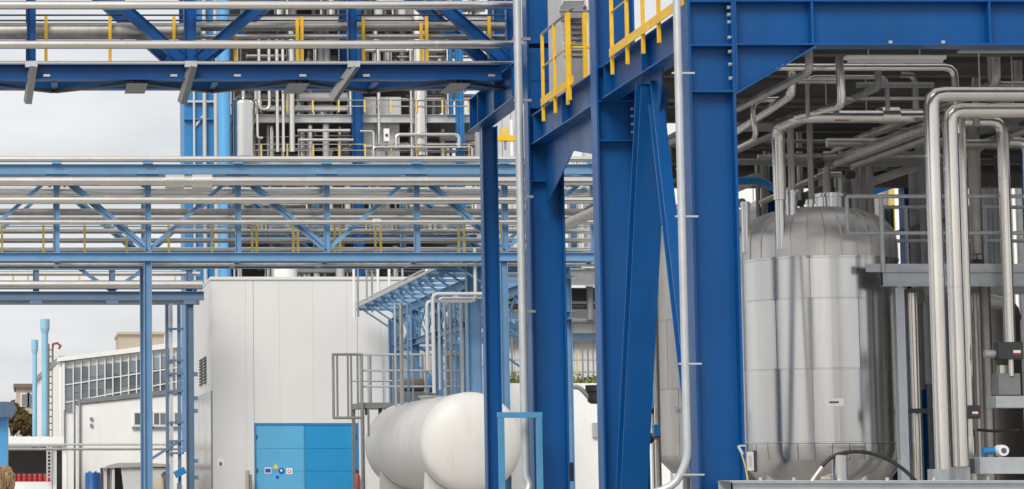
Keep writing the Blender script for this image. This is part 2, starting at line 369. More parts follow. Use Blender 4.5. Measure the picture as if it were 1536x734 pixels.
# deck above the process hall with its joists
dk = MB()
yy = Y1 + .2
while yy < 46:
    dk.box(XA - .1 if yy < Y3 + .2 else 10.6, 19.2, yy, yy + .01, DKZ - .05, DKZ + .004); yy += .075
for k in range(24):
    x = XA - .1 + k * .5; dk.box(x, x + .008, Y1 + .2 if x < 10.6 else Y1 + .2, Y3 + .2 if x < 10.6 else 46, DKZ - .014, DKZ + .003)
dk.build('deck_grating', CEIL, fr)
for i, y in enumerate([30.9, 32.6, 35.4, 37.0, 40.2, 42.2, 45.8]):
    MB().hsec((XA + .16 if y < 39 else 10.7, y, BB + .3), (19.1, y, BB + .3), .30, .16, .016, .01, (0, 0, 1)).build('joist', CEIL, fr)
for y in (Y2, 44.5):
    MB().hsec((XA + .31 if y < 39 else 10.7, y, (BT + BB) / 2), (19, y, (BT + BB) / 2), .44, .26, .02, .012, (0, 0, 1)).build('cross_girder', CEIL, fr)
for (x, y) in ((10.9, 44.5), (15.9, 44.5), (13.4, 44.5)):
    MB().hsec((x, y, .02), (x, y, BB), .30, .28, .022, .014, (1, 0, 0)).build('rear_column', BLUE, fr)

# ---- yellow railings on the deck edge
def deck_railing(label, xr, posts, y0, y1, zt, side_ext=.28, toe=True, top_m=GREYM):
    t = thing('yellow_railing', label, 'railing', (xr, (y0 + y1) / 2, DKZ), 'yellow railings on the blue frame')
    for y in posts: MB().box(xr - .022, xr + .022, y - .025, y + .025, DKZ - side_ext, zt).build('post', YEL, t, .003)
    MB().tube([(xr, y0, zt + .015), (xr, y1, zt + .015)], .021, 10).build('top_rail', top_m, t)
    MB().tube([(xr, y0, (zt + DKZ) / 2 + .03), (xr, y1, (zt + DKZ) / 2 + .03)], .013, 8).build('mid_rail', PYEL, t)
    if toe: MB().box(xr - .034, xr - .023, y0, y1, DKZ - .045, DKZ + .075).build('toe_plate', YEL, t, .002)
    return t
xr = XA - .27
def yof(px, py): return xr * F / (px - PX) * 1.0
p1s = [xr * F / (px - PX) / (CP + SP * (7 - EYE) / 31) for px in (918, 941, 965, 989)]
deck_railing('yellow railing on the deck edge between the two nearest blue columns', xr, p1s, p1s[0] + .03, p1s[-1] - 1.3, DKZ + 1.08)
p2s = [xr * F / (px - PX) / (CP + SP * (7 - EYE) / 36) for px in (815, 833, 852)]
deck_railing('yellow railing with grey top rail between second and third blue columns', xr, p2s, p2s[0] + .03, p2s[-1] - .5, DKZ + 1.05)
t = thing('yellow_railing', 'short yellow cross railing at the end of the deck bay beside grey louvres', 'railing', (xr + .3, p2s[-1], DKZ), 'yellow railings on the blue frame')
for px in (853, 878):
    x = Xat(px, 90, p2s[-1] - .25); MB().box(x - .03, x + .03, p2s[-1] - .28, p2s[-1] - .22, DKZ - .25, DKZ + 1.03).build('post', YEL, t, .003)
for z in (DKZ + .52,):
    MB().tube([(Xat(853, 90, p2s[-1] - .25), p2s[-1] - .25, z), (Xat(900, 90, p2s[-1] - .25), p2s[-1] - .25, z)], .02, 8).build('mid_rail', YEL, t)
MB().tube([(Xat(840, 60, p2s[-1] - .25), p2s[-1] - .25, DKZ + 1.05), (Xat(900, 90, p2s[-1] - .25), p2s[-1] - .25, DKZ + 1.05)], .02, 8).build('top_rail', GREYM, t)
t = thing('yellow_railing', 'yellow railing along the top of the long blue girder', 'railing', (11, Y1 - .1, DKZ), 'yellow railings on the blue frame')
MB().box(gx0, gx1, Y1 - .128, Y1 - .112, DKZ + .003, DKZ + .15).build('toe_plate', PYEL, t)
for i in range(7): MB().box(gx0 + .5 + i * 1.1 - .025, gx0 + .5 + i * 1.1 + .025, Y1 - .108, Y1 - .06, DKZ + .003, DKZ + 1.1).build('post', YEL, t)
for z in (.58, 1.12): MB().tube([(gx0, Y1 - .085, DKZ + z), (gx1, Y1 - .085, DKZ + z)], .02, 8).build('top_rail' if z > 1 else 'mid_rail', YEL, t)

# ---- louvred unit behind the second railing
lu = thing('louvred_cooler', 'grey louvred cooler box standing on the deck behind the yellow railing', 'cooler', (Xat(862, 60, 36.6), 37, DKZ))
a, b = U(846, 80, 36.8), U(877, -40, 36.8)
MB().box(a.x, b.x, 36.9, 37.9, DKZ + .011, b.z).build('housing', LGREY, lu)
for i in range(15):
    z = Zat(84 - i * 8.2, 36.8); MB().box(a.x + .02, b.x - .02, 36.80, 36.89, z, z + .035).build('louvre', LGREY if i % 3 else DPIPE, lu)
mo = U(847, 18, 36.4); MB().box(mo.x, mo.x + .26, 36.35, 36.7, mo.z - .1, mo.z + .14).build('motor_box', GREYM, lu)
MB().tube([(mo.x + .1, 36.55, mo.z - .1), (mo.x + .1, 36.55, DKZ + .01)], .03, 8).build('pedestal', GREYM, lu)
bx = U(862, 100, 36.5); solo(MB().box(Xat(853, 85, 36.5), Xat(877, 85, 36.5), 36.5, 36.74, DKZ + .011, Zat(88, 36.5)), 'control_cabinet', GREYM, 'dark blue grey control cabinet low behind the yellow cross railing', 'cabinet', bevel=.01)
pipe('pale steel standpipe rising beside the louvred cooler on the blue deck', vrun(883, 60, 36.6, 118, -80), 7, 36.6, seg=16)

# ---- drain pipes and small tube frame in front of the columns
a = vrun(781, 310, Y3 - .45, -60, 716)
pipe('galvanised drain pipe running down beside the third blue column', [a[0], a[1], a[1] + Vector((.06, -.02, -.12)), a[1] + Vector((-.1, -.1, -.5))], 6.2, Y3, GALV, 'drain_pipe', seg=16, fil=.12)
d_ = [o for o in C.objects if o.name.startswith('drain_pipe')][0]
for y in (66, 157, 300, 470): MB().box(a[0].x - .08, cx[2] - HC / 2 + .0, Y3 - .47, Y3 - .43, Zat(y, Y3) - .02, Zat(y, Y3) + .02).build('clamp', GREYM, d_)
a = vrun(1019, 170, Y1 - .4, -60, 690)
o = pipe('galvanised drain pipe with bottom elbow beside the nearest blue column', [a[0], a[1], a[1] + Vector((-.14, .05, -.30)), a[1] + Vector((-.5, .1, -.42))], 6.0, Y1 - .4, GALV, 'drain_pipe', seg=16, fil=.14)
for y in (118, 330, 548, 712): MB().box(a[0].x - .075, cx[0] - HC / 2, Y1 - .42, Y1 - .385, Zat(y, Y1) - .01, Zat(y, Y1) + .01).build('clamp', GALV, o)
tf = thing('tube_frame', 'small light blue square tube frame standing in front of the third blue column', 'tube frame', (Xat(780, 700, Y3 - .8), Y3 - .8, 0))
q0, q1 = U(746, 623, Y3 - .8), U(813, 623, Y3 - .8)
MB().box(q0.x, q1.x, Y3 - .84, Y3 - .76, q0.z - .04, q0.z + .045).build('cross_bar', TBLUE, tf, .004)
MB().box(q1.x - .095, q1.x - .005, Y3 - .838, Y3 - .762, 0, q0.z - .041).build('upright', TBLUE, tf, .004)
MB().box(q0.x + .01, q0.x + .1, Y3 - .838, Y3 - .762, 0, q0.z - .041).build('upright', TBLUE, tf, .004)

# ================================================================ upper blue pipe rack (left, high)
YU = 40.2; YV = 41.2
ur = thing('pipe_rack', 'deep blue high trussed pipe rack crossing the top left sky', 'pipe rack', (Xat(300, 100, YU), YU, 0))
XL = Xat(-160, 100, YU); XR = xs - .27
def zu(y): return Zat(y, YU)
for y, nm in ((YU, 'bottom_chord'), (YV, 'bottom_chord')):
    MB().hsec((XL, y, (zu(97) + zu(121)) / 2), (XR, y, (zu(97) + zu(121)) / 2), zu(97) - zu(121), .22, .02, .012, (0, 0, 1)).build(nm, BLUE, ur, .003)
    MB().hsec((XL, y, zu(-128)), (XR, y, zu(-128)), .24, .2, .02, .012, (0, 0, 1)).build('top_chord', BLUE, ur)
nodes = [(-190, 0), (47, 1), (285, 0), (528, 1), (768, 0)]
for px, tp in nodes:
    for k, y in enumerate((YU, YV)):
        x = Xat(px, 60, YU) + (.0 if k == 0 else -.02)
        MB().hsec((x, y, zu(97) + .002), (x, y, zu(-118)), .15 if tp else .20, .16, .014, .01, (1, 0, 0)).build('post', BLUE, ur, .002)
for i in range(len(nodes) - 1):
    (xa, ta), (xb, tb) = nodes[i], nodes[i + 1]
    for k, y in enumerate((YU + .02, YV + .02)):
        A = Vector((Xat(xa, 60, YU), y, zu(-112) if ta else zu(100))); B = Vector((Xat(xb, 60, YU), y, zu(-112) if tb else zu(100)))
        d = (B - A).normalized(); MB().hsec(A + d * .16, B - d * .16, .19, .15, .014, .01, (0, 0, 1)).build('diagonal', BLUE, ur, .002)
for px in (285, 768):
    x = Xat(px, 90, YU); MB().slab([(x - .45, YU - .018, zu(96)), (x + .45, YU - .018, zu(96)), (x + .25, YU - .018, zu(66)), (x - .25, YU - .018, zu(66))], (0, .016, 0)).build('gusset_plate', BLUE, ur)
# flat lacing under the rack, hangers
for i in range(9):
    xa = Xat(-160 + i * 121, 120, YU); xb = Xat(-160 + (i + 1) * 121, 120, YU); z = zu(121) - .03
    a, b = ((xa, YU, z), (xb, YV, z)) if i % 2 else ((xa, YV, z), (xb, YU, z))
    MB().bar(a, b, .12, .05).build('lacing_bar', DARK, ur)
    MB().bar((xa, YU + .115, zu(121) + .03), (xa, YV - .115, zu(121) + .03), .1, .08).build('cross_tie', BLUE, ur)
    if i % 2: MB().box(xa - .14, xa + .2, YU - .06, YV + .06, zu(121) - .058, zu(121) - .056 + .0).build('lacing_plate', GREYM, ur)
for px, lean in ((47, -.12), (285, -.26), (528, -.62)):
    x = Xat(px, 100, YU)
    MB().box(x - .10, x + .10, YU - .24, YU - .115, zu(104), zu(95)).build('pipe_shoe', GALV, ur)
    MB().bar((x + .03, YU - .20, zu(101)), (x + lean * .5, YU + .1, zu(153 if px < 300 else 146)), .11, .13).build('knee_bracket', GREYM, ur)
# yellow clips
for px in (70, 260, 355, 453, 548, 735):
    x = Xat(px, 114, YU); MB().box(x - .055, x + .055, YU - .135, YU - .112, zu(117), zu(113.5)).build('clip', BRASS, ur)
# pipes on the upper rack
XE = 772
pipe('bright steel pipe along the very top of the high blue rack', hrun(8, YU - .35, -170, XE), 6.8, seg=16, bands=2.6)
pipe('bright steel pipe along the middle of the high blue rack', hrun(67, YU - .38, -170, XE), 6.8, seg=16, bands=2.6)
pipe('thin steel conduit lying on the bottom chord of the high blue rack', hrun(94.5, YU - .16, -170, XE), 3, m=PIPE, seg=10)
pipe('wide dull steel pipe behind the posts of the high blue rack', hrun(47, YU + .5, -170, 300), 13, m=DPIPE, seg=18, bands=2.2)
pipe('dull steel pipe behind the high rack right of the double diagonal', hrun(40, YU + .55, 300, XE), 7, m=DPIPE, seg=14, bands=2.2)
pipe('slim dull pipe behind the right half of the high blue rack', hrun(55, YU + .5, 300, XE), 4, m=DPIPE, seg=12)
for y, r_, nm in ((23, 1.4, 'upper'), (31, 1.4, 'lower')):
    pipe('%s thin dark cable line between the two bright pipes of the high rack' % nm, hrun(y, YU + .3, -170, XE), r_, m=DARK, name='cable_line', cat='cable', seg=8)
for k, (px, ya, yb) in enumerate(((69, 25, 92), (165, 25, 92), (261, 25, 92), (353, 55, 92), (446, 28, 92), (453, 26, 92), (545, 26, 92), (632, 35, 92), (640, 25, 92), (734, 25, 60))):
    t = vrun(px, 60, YU + .25, ya, yb)
    solo(MB().box(t[0].x - .026, t[0].x + .026, YU + .22, YU + .28, zu(95), t[0].z), 'marker_post', YEL, 'yellow railing post on the high blue rack', 'post', 'yellow posts on the high rack', .003)
# ================================================================ light blue middle pipe rack
YM, YN = 62.0, 64.3
mr_ = thing('pipe_rack', 'light blue trussed pipe rack crossing the middle in front of the white hall', 'pipe rack', (Xat(222, 700, YM), YM, 0))
zt0, zt1 = Zat(247, YM), Zat(262, YM); zb0, zb1 = Zat(379, YM), Zat(392, YM)
XML, XMR = Xat(-160, 300, YM), Xat(900, 300, YM)
for y in (YM, YN):
    MB().hsec((XML, y, (zt0 + zt1) / 2), (XMR, y, (zt0 + zt1) / 2), zt0 - zt1, .2, .018, .012, (0, 0, 1)).build('top_chord', LBLUE, mr_)
    MB().hsec((XML, y, (zb0 + zb1) / 2), (XMR, y, (zb0 + zb1) / 2), zb0 - zb1, .2, .018, .012, (0, 0, 1)).build('bottom_chord', LBLUE, mr_)
mn = [(-185, 1 - 1), (-50, 0), (85, 1), (222, 0), (357, 1), (490, 0), (625, 1), (757, 0), (890, 1)]
for i, (px, tp) in enumerate(mn):
    x = Xat(px, 320, YM)
    for y in (YM, YN): MB().hsec((x, y, zb0 + .002), (x, y, zt1 - .002), .15, .14, .012, .01, (1, 0, 0)).build('post', LBLUE, mr_)
    MB().box(x - .06, x + .06, YM + .102, YN - .102, zt0 - .14, zt0 - .01).build('cross_beam', LBLUE, mr_)
    MB().box(x - .06, x + .06, YM + .102, YN - .102, zb1 + .01, zb1 + .14).build('cross_beam', LBLUE, mr_)
    MB().box(x - .12, x + .12, YM - .16, YM + .10, zt0 + .002, zt0 + .05).build('pipe_saddle', LBLUE, mr_)
    MB().box(x - .28, x + .28, YM - .020, YM - .008, zt1 - .12, zt1 + .1).build('gusset_plate', LBLUE, mr_)
    if i in (3, 7): pass
for i in range(1, len(mn) - 1):
    xa, ta = mn[i]; xb, tb = mn[i + 1]
    for k, y in enumerate((YM + .01, YN + .01)):
        A = Vector((Xat(xa, 320, YM), y, zt1 if ta else zb0)); B = Vector((Xat(xb, 320, YM), y, zt1 if tb else zb0))
        d = (B - A).normalized()
        for off in ((-.055, .055) if ta == 1 and i in (2, 4, 6) else (0,)):
            MB().ang(A + d * .12 + Vector((off * 1.3, 0, 0)), B - d * .12 + Vector((off * 1.3, 0, 0)), .095, .012, (0, -1, 0)).build('diagonal', LBLUE, mr_)
for px in (222, 757):
    x = Xat(px, 500, YM); c = MB().hsec((x, YM + .04, .02), (x, YM + .04, zb1 - .002), .20, .2, .02, .012, (1, 0, 0)).build('column', LBLUE if px > 300 else LBLUE, mr_, .003)
    MB().box(x - .2, x + .2, YM - .16, YM + .24, 0, .02).build('base_plate', LBLUE, c)
    MB().hsec((x, YN, .02), (x, YN, zb1 - .002), .20, .2, .02, .012, (1, 0, 0)).build('column', LBLUE, mr_)
# walkway grating inside, handrails with yellow posts
MB().box(XML, XMR, YM + .9, YN - .12, zb0 + .002, zb0 + .03).build('grating', GREYM, mr_)
rk = thing('handrail', 'grey handrail with yellow posts inside the light blue middle rack', 'railing', (Xat(300, 350, YM + 1), YM + 1, zb0))
for px in (3, 65, 127, 190, 253, 318, 378, 385, 440, 447, 502, 510, 563, 571, 688, 696, 752):
    x = Xat(px, 360, YM + 1); MB().box(x - .028, x + .028, YM + .97, YM + 1.03, zb0 + .031, Zat(338, YM + 1)).build('post', PYEL, rk)
for y in (340, 359, 373): MB().tube(hrun(y, YM + 1, -150, 890), .022, 8).build('rail', GALV, rk)
# pipes on the rack
def rp_(lab, y, Y, r_, m=PIPE, x0=-160, x1=905, bands=2.8, name='insulated_pipe'): return pipe(lab, hrun(y, Y, x0, x1), r_, m=m, seg=14, bands=bands, name=name)
rp_('slender steel pipe on top of the light blue middle rack', 239, YM - .05, 4.6)
o = rp_('bright steel pipe with a fat flange cover high on the middle rack', 272, YM - .25, 7.4)
for a, b, r_ in ((248, 276, 11.5), (288, 318, 11.5), (276, 288, 8.5)): MB().tube(hrun(272, YM - .25, a, b), M_(r_, YM), 16).build('flange_cover', PIPE, o)
rp_('bright steel pipe second from top along the front of the middle rack', 300.5, YM - .22, 6)
o = rp_('slim bright pipe along the lower front of the middle rack', 333.5, YM - .2, 4)
MB().tube(hrun(333.5, YM - .2, 559, 571), M_(6.2, YM), 12).build('coupling', PIPE, o)
rp_('pale wide pipe behind the upper front of the middle rack', 287, YM + .6, 6, PIPE)
rp_('wide brownish pipe behind the front posts of the middle rack', 318, YM + .75, 5, DPIPE)
rp_('pale pipe in the rear of the middle rack above its walkway', 327, YM + 1.6, 4, PIPE)
rp_('pale slim pipe in the rear of the middle rack at rail height', 347, YM + 1.8, 4, PIPE)
rp_('pale slim pipe in the rear of the middle rack below rail height', 361, YM + 1.9, 4, PIPE)
rp_('pale pipe low in the rear of the middle rack', 376, YM + 2, 5, PIPE)
rp_('dull pipe in the rear of the middle rack under its top chord', 294, YM + 1.9, 4, DPIPE)
rp_('dark cable line beneath the middle rack', 397, YM + .7, 3, DPIPE, bands=0, name='cable_line')

# ================================================================ grey blue rear rack, lower left
YL_, YK = 79.0, 81.2
lr = thing('pipe_rack', 'grey blue rear pipe rack below the light blue one at left', 'pipe rack', (Xat(285, 700, YL_), YL_, 0))
xl0, xl1 = Xat(-160, 440, YL_), Xat(306, 440, YL_)
for y in (YL_, YK):
    MB().hsec((xl0, y, Zat(444, YL_)), (xl1, y, Zat(444, YL_)), M_(13, YL_), .24, .02, .012, (0, 0, 1)).build('bottom_chord', GBLUE, lr)
    MB().hsec((xl0, y, Zat(402, YL_)), (xl1, y, Zat(402, YL_)), M_(6, YL_), .16, .012, .01, (0, 0, 1)).build('top_chord', GBLUE, lr)
for px in (-60, 54, 168, 284):
    x = Xat(px, 425, YL_); MB().hsec((x, YL_, Zat(437, YL_)), (x, YL_, Zat(405.5, YL_)), .2, .16, .012, .01, (1, 0, 0)).build('post', GBLUE, lr)
    MB().box(x - .2, x + .2, YL_ - .16, YL_ + .2, Zat(457, YL_), Zat(451, YL_)).build('splice_plate', GBLUE, lr)
for a, b in ((120, 168), (216, 168)):
    A, B = U(a, 404, YL_ + .02), U(b, 437, YL_ + .02); MB().bar(A, B, .09, .12, (0, 0, 1)).build('diagonal', GBLUE, lr)
x = Xat(285, 600, YL_); c = MB().hsec((x, YL_, .02), (x, YL_, Zat(451, YL_)), .25, .24, .02, .012, (1, 0, 0)).build('column', GBLUE, lr, .003)
for y in (560, 596, 615, 690, 715): MB().box(x + .126, x + .25, YL_ - .1, YL_ + .1, Zat(y, YL_) - .1, Zat(y, YL_) + .03).build('bracket', GBLUE, c)
for px in (42, 68, 119, 262, 20): MB().box(Xat(px, 410, YK) - .03, Xat(px, 410, YK) + .03, YK - .3, YK - .24, Zat(430, YK), Zat(404, YK)).build('rail_post', PYEL, lr)
pipe('thick steel pipe on the grey blue rear rack below the middle rack', hrun(427.5, YL_ - .1, -160, 304), 7, seg=16, bands=3)
pipe('pale pipe along the upper side of the grey blue rear rack', hrun(411, YL_ + 1.2, -160, 300), 3.5, m=PIPE)
pipe('thin pipe below the beam of the grey blue rear rack', hrun(454, YL_ + .1, -160, 290), 1.6, m=DPIPE, seg=8)
# ladder tower beside its column
ld = thing('ladder_tower', 'slim blue ladder tower hung below the rear rack beside the white hall', 'ladder', (Xat(262, 700, 80), 80, 0))
for px, m in ((251, GBLUE), (257, LGREY), (269, GBLUE)):
    t = vrun(px, 600, 80, 455, 700); MB().box(t[0].x - .055, t[0].x + .055, 79.95, 80.05, 0, t[0].z).build('upright', m, ld)
for y in (494, 541, 561, 587, 634, 662, 680): MB().box(Xat(252, y, 79.9), Xat(276, y, 79.9), 79.86, 79.94, Zat(y, 80) - .035, Zat(y, 80) + .035).build('rung', GBLUE, ld)
MB().bar(U(228, 688, 79.9), U(272, 660, 79.9), .06, .09).build('stair_string', GBLUE, ld)
MB().bar(U(262, 713, 79.8), U(278, 705, 79.8), .06, .22).build('stair_string', CBLUE, ld)

# ================================================================ white hall with the blue double door
YB = 82.0
wh = thing('white_hall', 'plain white cladded hall with a big blue double door', 'building', (Xat(430, 700, YB), YB, 0))
zr = Zat(420, YB); xb0 = Xat(318.5, 550, YB); xb1 = Xat(735, 550, YB); YBB = YB * (318 - 52) / (290 - 52)
wl = MB().slab([(xb0 + .05, YB + .08, .0), (xb1 - .02, YB + .08, .0), (xb1 - .02, YBB, .0), (Xat(291, 550, YBB) + .05, YBB, .0)], (0, 0, zr - .06)).build('wall_core', WHITE, wh)
dx0, dx1, dz1 = Xat(382, 680, YB), Xat(538, 680, YB), Zat(638, YB)
pw = 1.12; x = xb0
while x < xb1 - .1:
    xe = min(x + pw, xb1); segs = [(x, xe, .0)]
    lo = 0.
    if x < dx1 and xe > dx0:
        segs = []
        if x < dx0 - .02: segs.append((x, dx0 - .01, 0.))
        if xe > dx1 + .02: segs.append((dx1 + .01, xe, 0.))
        segs.append((max(x, dx0 - .002), min(xe, dx1 + .002), dz1 + .07))
    for a, b, z in segs: MB().box(a + .002, b - .002, YB, YB + .078, z, zr).build('panel', WHITE, wl)
    x = xe
MB().slab([(xb0 - .06, YB - .05, zr + .002), (xb1 + .06, YB - .05, zr + .002), (xb1 + .06, YBB + .1, zr + .002), (Xat(290, 550, YBB) - .05, YBB + .1, zr + .002)], (0, 0, .10)).build('roof_coping', WHITE, wh)
# left side wall: white panels above, bright metal sheet below
zs = Zat(592, 86)
p0 = Vector((xb0, YB, 0)); p1 = Vector((Xat(291, 550, YBB), YBB, 0)); dv = (p1 - p0); nv = Vector((-dv.y, dv.x, 0)).normalized() * -1
nv = Vector((-1, -.15, 0)).normalized()
for i in range(5):
    a, b = p0 + dv * (i / 5 + .002), p0 + dv * ((i + 1) / 5 - .002)
    MB().slab([a + Vector((0, 0, zs)), b + Vector((0, 0, zs)), b + Vector((0, 0, zr)), a + Vector((0, 0, zr))], nv * .05).build('panel', WHITE, wl)
    MB().slab([a, b, b + Vector((0, 0, zs - .01)), a + Vector((0, 0, zs - .01))], nv * .06).build('metal_sheet', STEEL, wl)
for k in (0.22, .42):
    a = p0 + dv * k + nv * .06; b = a + dv.normalized() * 1.3
    lv = MB()
    for j in range(9):
        z = Zat(576 - j * 4.6, 85); lv.slab([a + Vector((0, 0, z)), b + Vector((0, 0, z)), b + Vector((0, 0, z + .06)), a + Vector((0, 0, z + .06))], nv * .04)
    lv.build('vent_louvre', DARK, wh)
# door
dr = MB().box(dx0, dx1, YB + .01, YB + .06, dz1, dz1 + .068).build('door_frame', CBLUE, wh)
MB().box(dx0 - .0, dx0 + .05, YB + .01, YB + .06, 0, dz1 - .001).build('door_jamb', CBLUE, wh)
MB().box(dx1 - .05, dx1, YB + .01, YB + .06, 0, dz1 - .001).build('door_jamb', CBLUE, wh)
dm = Xat(457, 680, YB)
for a, b, m, lab in ((dx0 + .055, dm - .006, DOORL, 'lighter blue left door leaf'), (dm + .006, dx1 - .055, DOORR, 'deeper blue right door leaf')):
    lf = MB().box(a, b, YB + .03, YB + .07, .03, dz1 - .01).build('door_leaf', m, wh); lf['label'] = lab
    n = 4
    for i in range(n):
        z0 = .05 + (dz1 - .08) * i / n; MB().box(a + .03, b - .03, YB + .018, YB + .029, z0 + .01, z0 + (dz1 - .08) / n - .012).build('door_panel', m, lf)
    for z in (.4, 1.5, 2.6): MB().box(a + .005 if m == DOORL else b - .045, a + .045 if m == DOORL else b - .005, YB + .0, YB + .017, z, z + .14).build('hinge', DARK, lf)
def sgn(name, px, py, wpx, hpx, m, shape='sq', Y=YB + .012):
    c = U(px, py, Y); w_, h_ = M_(wpx, Y) / 2, M_(hpx, Y) / 2
    if shape == 'sq': mb = MB().box(c.x - w_, c.x + w_, Y - .006, Y, c.z - h_, c.z + h_)
    elif shape == 'tri': mb = MB().slab([(c.x - w_, Y, c.z - h_), (c.x + w_, Y, c.z - h_), (c.x, Y, c.z + h_)], (0, -.006, 0))
    else: mb = MB().lathe([(0, 0), (w_, 0), (w_, .006), (0, .006)], (c.x, Y, c.z), (0, -1, 0), 20)
    return mb.build(name, m, wh)
sgn('sign_plate', 402, 706, 10, 9, WPAINT); sgn('sign_symbol', 402, 706, 8, 6, SIGNB, Y=YB + .004)
sgn('warning_triangle', 413.5, 699, 9, 8, SIGNY, 'tri'); sgn('mandatory_disc', 422, 706.5, 9, 9, SIGNB, 'ci'); sgn('sign_symbol', 422, 706, 3.5, 3.5, WPAINT, 'ci', Y=YB + .004)
sgn('prohibition_sign', 434, 707, 9, 9, WPAINT); sgn('sign_symbol', 434, 707, 5.5, 5.5, SIGNR, 'ci', Y=YB + .004); sgn('sign_symbol', 434, 707, 3.2, 3.2, WPAINT, 'ci', Y=YB - .003)
sgn('mandatory_disc', 416, 716, 5, 5, SIGNB, 'ci')
sgn('wall_plate', 331, 694, 10, 13, WPAINT, Y=YB - .002); sgn('sign_symbol', 331, 696, 4, 5, INK, Y=YB - .009)
solo(MB().tube([U(371, 706, YB - .5), Vector((Xat(371, 706, YB - .5), YB - .5, 0))], .07, 8), 'guard_post', BEIGE, 'beige guard post left of the blue double door', 'post')
solo(MB().tube([U(376, 712, YB - .5), Vector((Xat(376, 712, YB - .5), YB - .5, 0))], .04, 8), 'guard_post', GREYM, 'thin grey post between beige post and blue door', 'post')
ex = thing('fire_extinguisher', 'red fire extinguisher hung by the right jamb of the blue door', 'extinguisher', (Xat(536, 730, YB - .3), YB - .3, .9))
q = U(536, 724, YB - .3); MB().lathe([(0, 0), (.09, 0), (.09, .45), (.05, .52), (.02, .55), (0, .55)], (q.x, YB - .3, .95), seg=14).build('cylinder', RED, ex)
MB().box(q.x - .05, q.x + .06, YB - .34, YB - .26, 1.5, 1.55).build('valve_handle', BLACK, ex)
MB().box(q.x - .06, q.x + .06, YB - .2, YB - .002, 1.0, 1.4).build('bracket', GREYM, ex)

# ================================================================ light blue pipe bridge running away towards the hall
pb = thing('pipe_bridge', 'light blue pipe bridge with bracketed cable trays receding above the white tank', 'pipe bridge', (Xat(640, 450, 70), 70, 0))
YA_, YZ_ = 62.6, 81.0
z_tr = (Zat(470, YZ_) + Zat(383, YA_)) / 2
xtl = (Xat(531, 470, YZ_) + Xat(704, 383, YA_)) / 2
xbm = xtl + 1.0; xtl -= .22
nb = 11
for i in range(nb):
    y = YA_ + .3 + (YZ_ - YA_ - .5) * i / (nb - 1)
    br = MB().chan((xtl, y, z_tr - .05), (xbm + 1.9, y, z_tr - .05), .10, .06, .012).build('tray_bracket', LBLUE, pb)
    MB().bar((xtl + .25, y, z_tr - .10), (xbm - .04, y, z_tr - .72), .05, .05).build('strut', LBLUE, br)
for dx in (.02, .34, .40, .72): MB().box(xtl + dx, xtl + dx + .025, YA_, YZ_, z_tr + .002, z_tr + .09).build('tray_side', LBLUE if dx > .2 else GALV, pb)
for i in range(40):
    y = YA_ + .2 + (YZ_ - YA_ - .4) * i / 39; MB().box(xtl + .045, xtl + .34, y - .02, y + .02, z_tr + .01, z_tr + .03).build('tray_rung', GALV, pb)
for i, dx in enumerate((.1, .16, .23)): MB().tube([(xtl + dx, YA_, z_tr + .05), (xtl + dx, YZ_, z_tr + .05)], .018, 6).build('tray_cable', (BLACK, GREYM, LGREY)[i], pb)
for i in range(nb):
    y = YA_ + .3 + (YZ_ - YA_ - .5) * i / (nb - 1)
    MB().box(xbm - .035, xbm + .035, y - .035, y + .035, z_tr - 1.25, z_tr - .38).build('hanger_post', LBLUE, pb)
    MB().bar((xbm, y + .05, z_tr - 1.22), (xbm, min(YZ_, y + 1.7), z_tr - .42), .045, .05).build('lattice_bar', LBLUE, pb)
for x in (xbm, xbm + 1.85):
    MB().hsec((x, YA_, z_tr - .24), (x, YZ_, z_tr - .24), .26, .2, .018, .012, (0, 0, 1)).build('longitudinal_beam', LBLUE, pb)
    MB().hsec((x, YA_, z_tr - 1.35), (x, YZ_, z_tr - 1.35), .2, .18, .016, .012, (0, 0, 1)).build('lower_beam', LBLUE, pb)
    ys = [63.2, 67.6, 72.0, 76.4, 80.6]
    for k, y in enumerate(ys):
        wd = .42 if k == len(ys) - 1 else .24
        MB().hsec((x, y, .02), (x, y, z_tr - .38), wd, .24, .02, .014, (1, 0, 0)).build('column', LBLUE, pb)
        if k < len(ys) - 1:
            for (za, zb) in ((z_tr - .42, z_tr - 1.25), (z_tr - 1.25, z_tr - .42)):
                m0 = (y + ys[k + 1]) / 2
                MB().bar((x, y + .1, za), (x, m0, zb), .05, .07).build('lattice_bar', LBLUE, pb)
                MB().bar((x, m0, za), (x, ys[k + 1] - .1, zb), .05, .07).build('lattice_bar', LBLUE, pb)
for y in (63.2, 67.6, 72.0, 76.4, 80.6):
    MB().box(xbm + .12, xbm + 1.73, y - .06, y + .06, z_tr - 1.42, z_tr - 1.28).build('cross_beam', LBLUE, pb)
    MB().bar((xbm + .12, y, z_tr - 1.5), (xbm + 1.7, y, z_tr - 2.6), .05, .06).build('lattice_bar', LBLUE, pb)
# handrail of the bridge, white posts
hr = thing('handrail', 'white tube handrail along the outer edge of the receding pipe bridge', 'railing', (xtl, 70, z_tr))
MB().tube([(xtl + .02, YA_, z_tr + .14), (xtl + .02, YZ_, z_tr + .14)], .03, 8).build('rail', GALV, hr)
for px, ya, yb in ((531, 404, 468), (537, 404, 466), (550, 405, 462), (558, 406, 460), (567, 404, 455), (584, 404, 446)):
    t = vrun(px, 430, 79.5, ya, yb)
    solo(MB().tube([t[0], t[1] - Vector((0, 0, .2))], .045 if px in (531, 567, 584) else .03, 8), 'vent_pipe', WPAINT if px in (531, 567, 584) else DPIPE, 'slim vent pipe standing at the far end of the pipe bridge', 'pipe', 'vent pipes at the bridge end')
pipe('white standpipe with a bent foot at the near end of the pipe bridge', route((712, 372, 62.2), 'z', 452, 'x', 640, 'z', 555), 2.6, m=LGREY, seg=10, n=2, fil=.12)
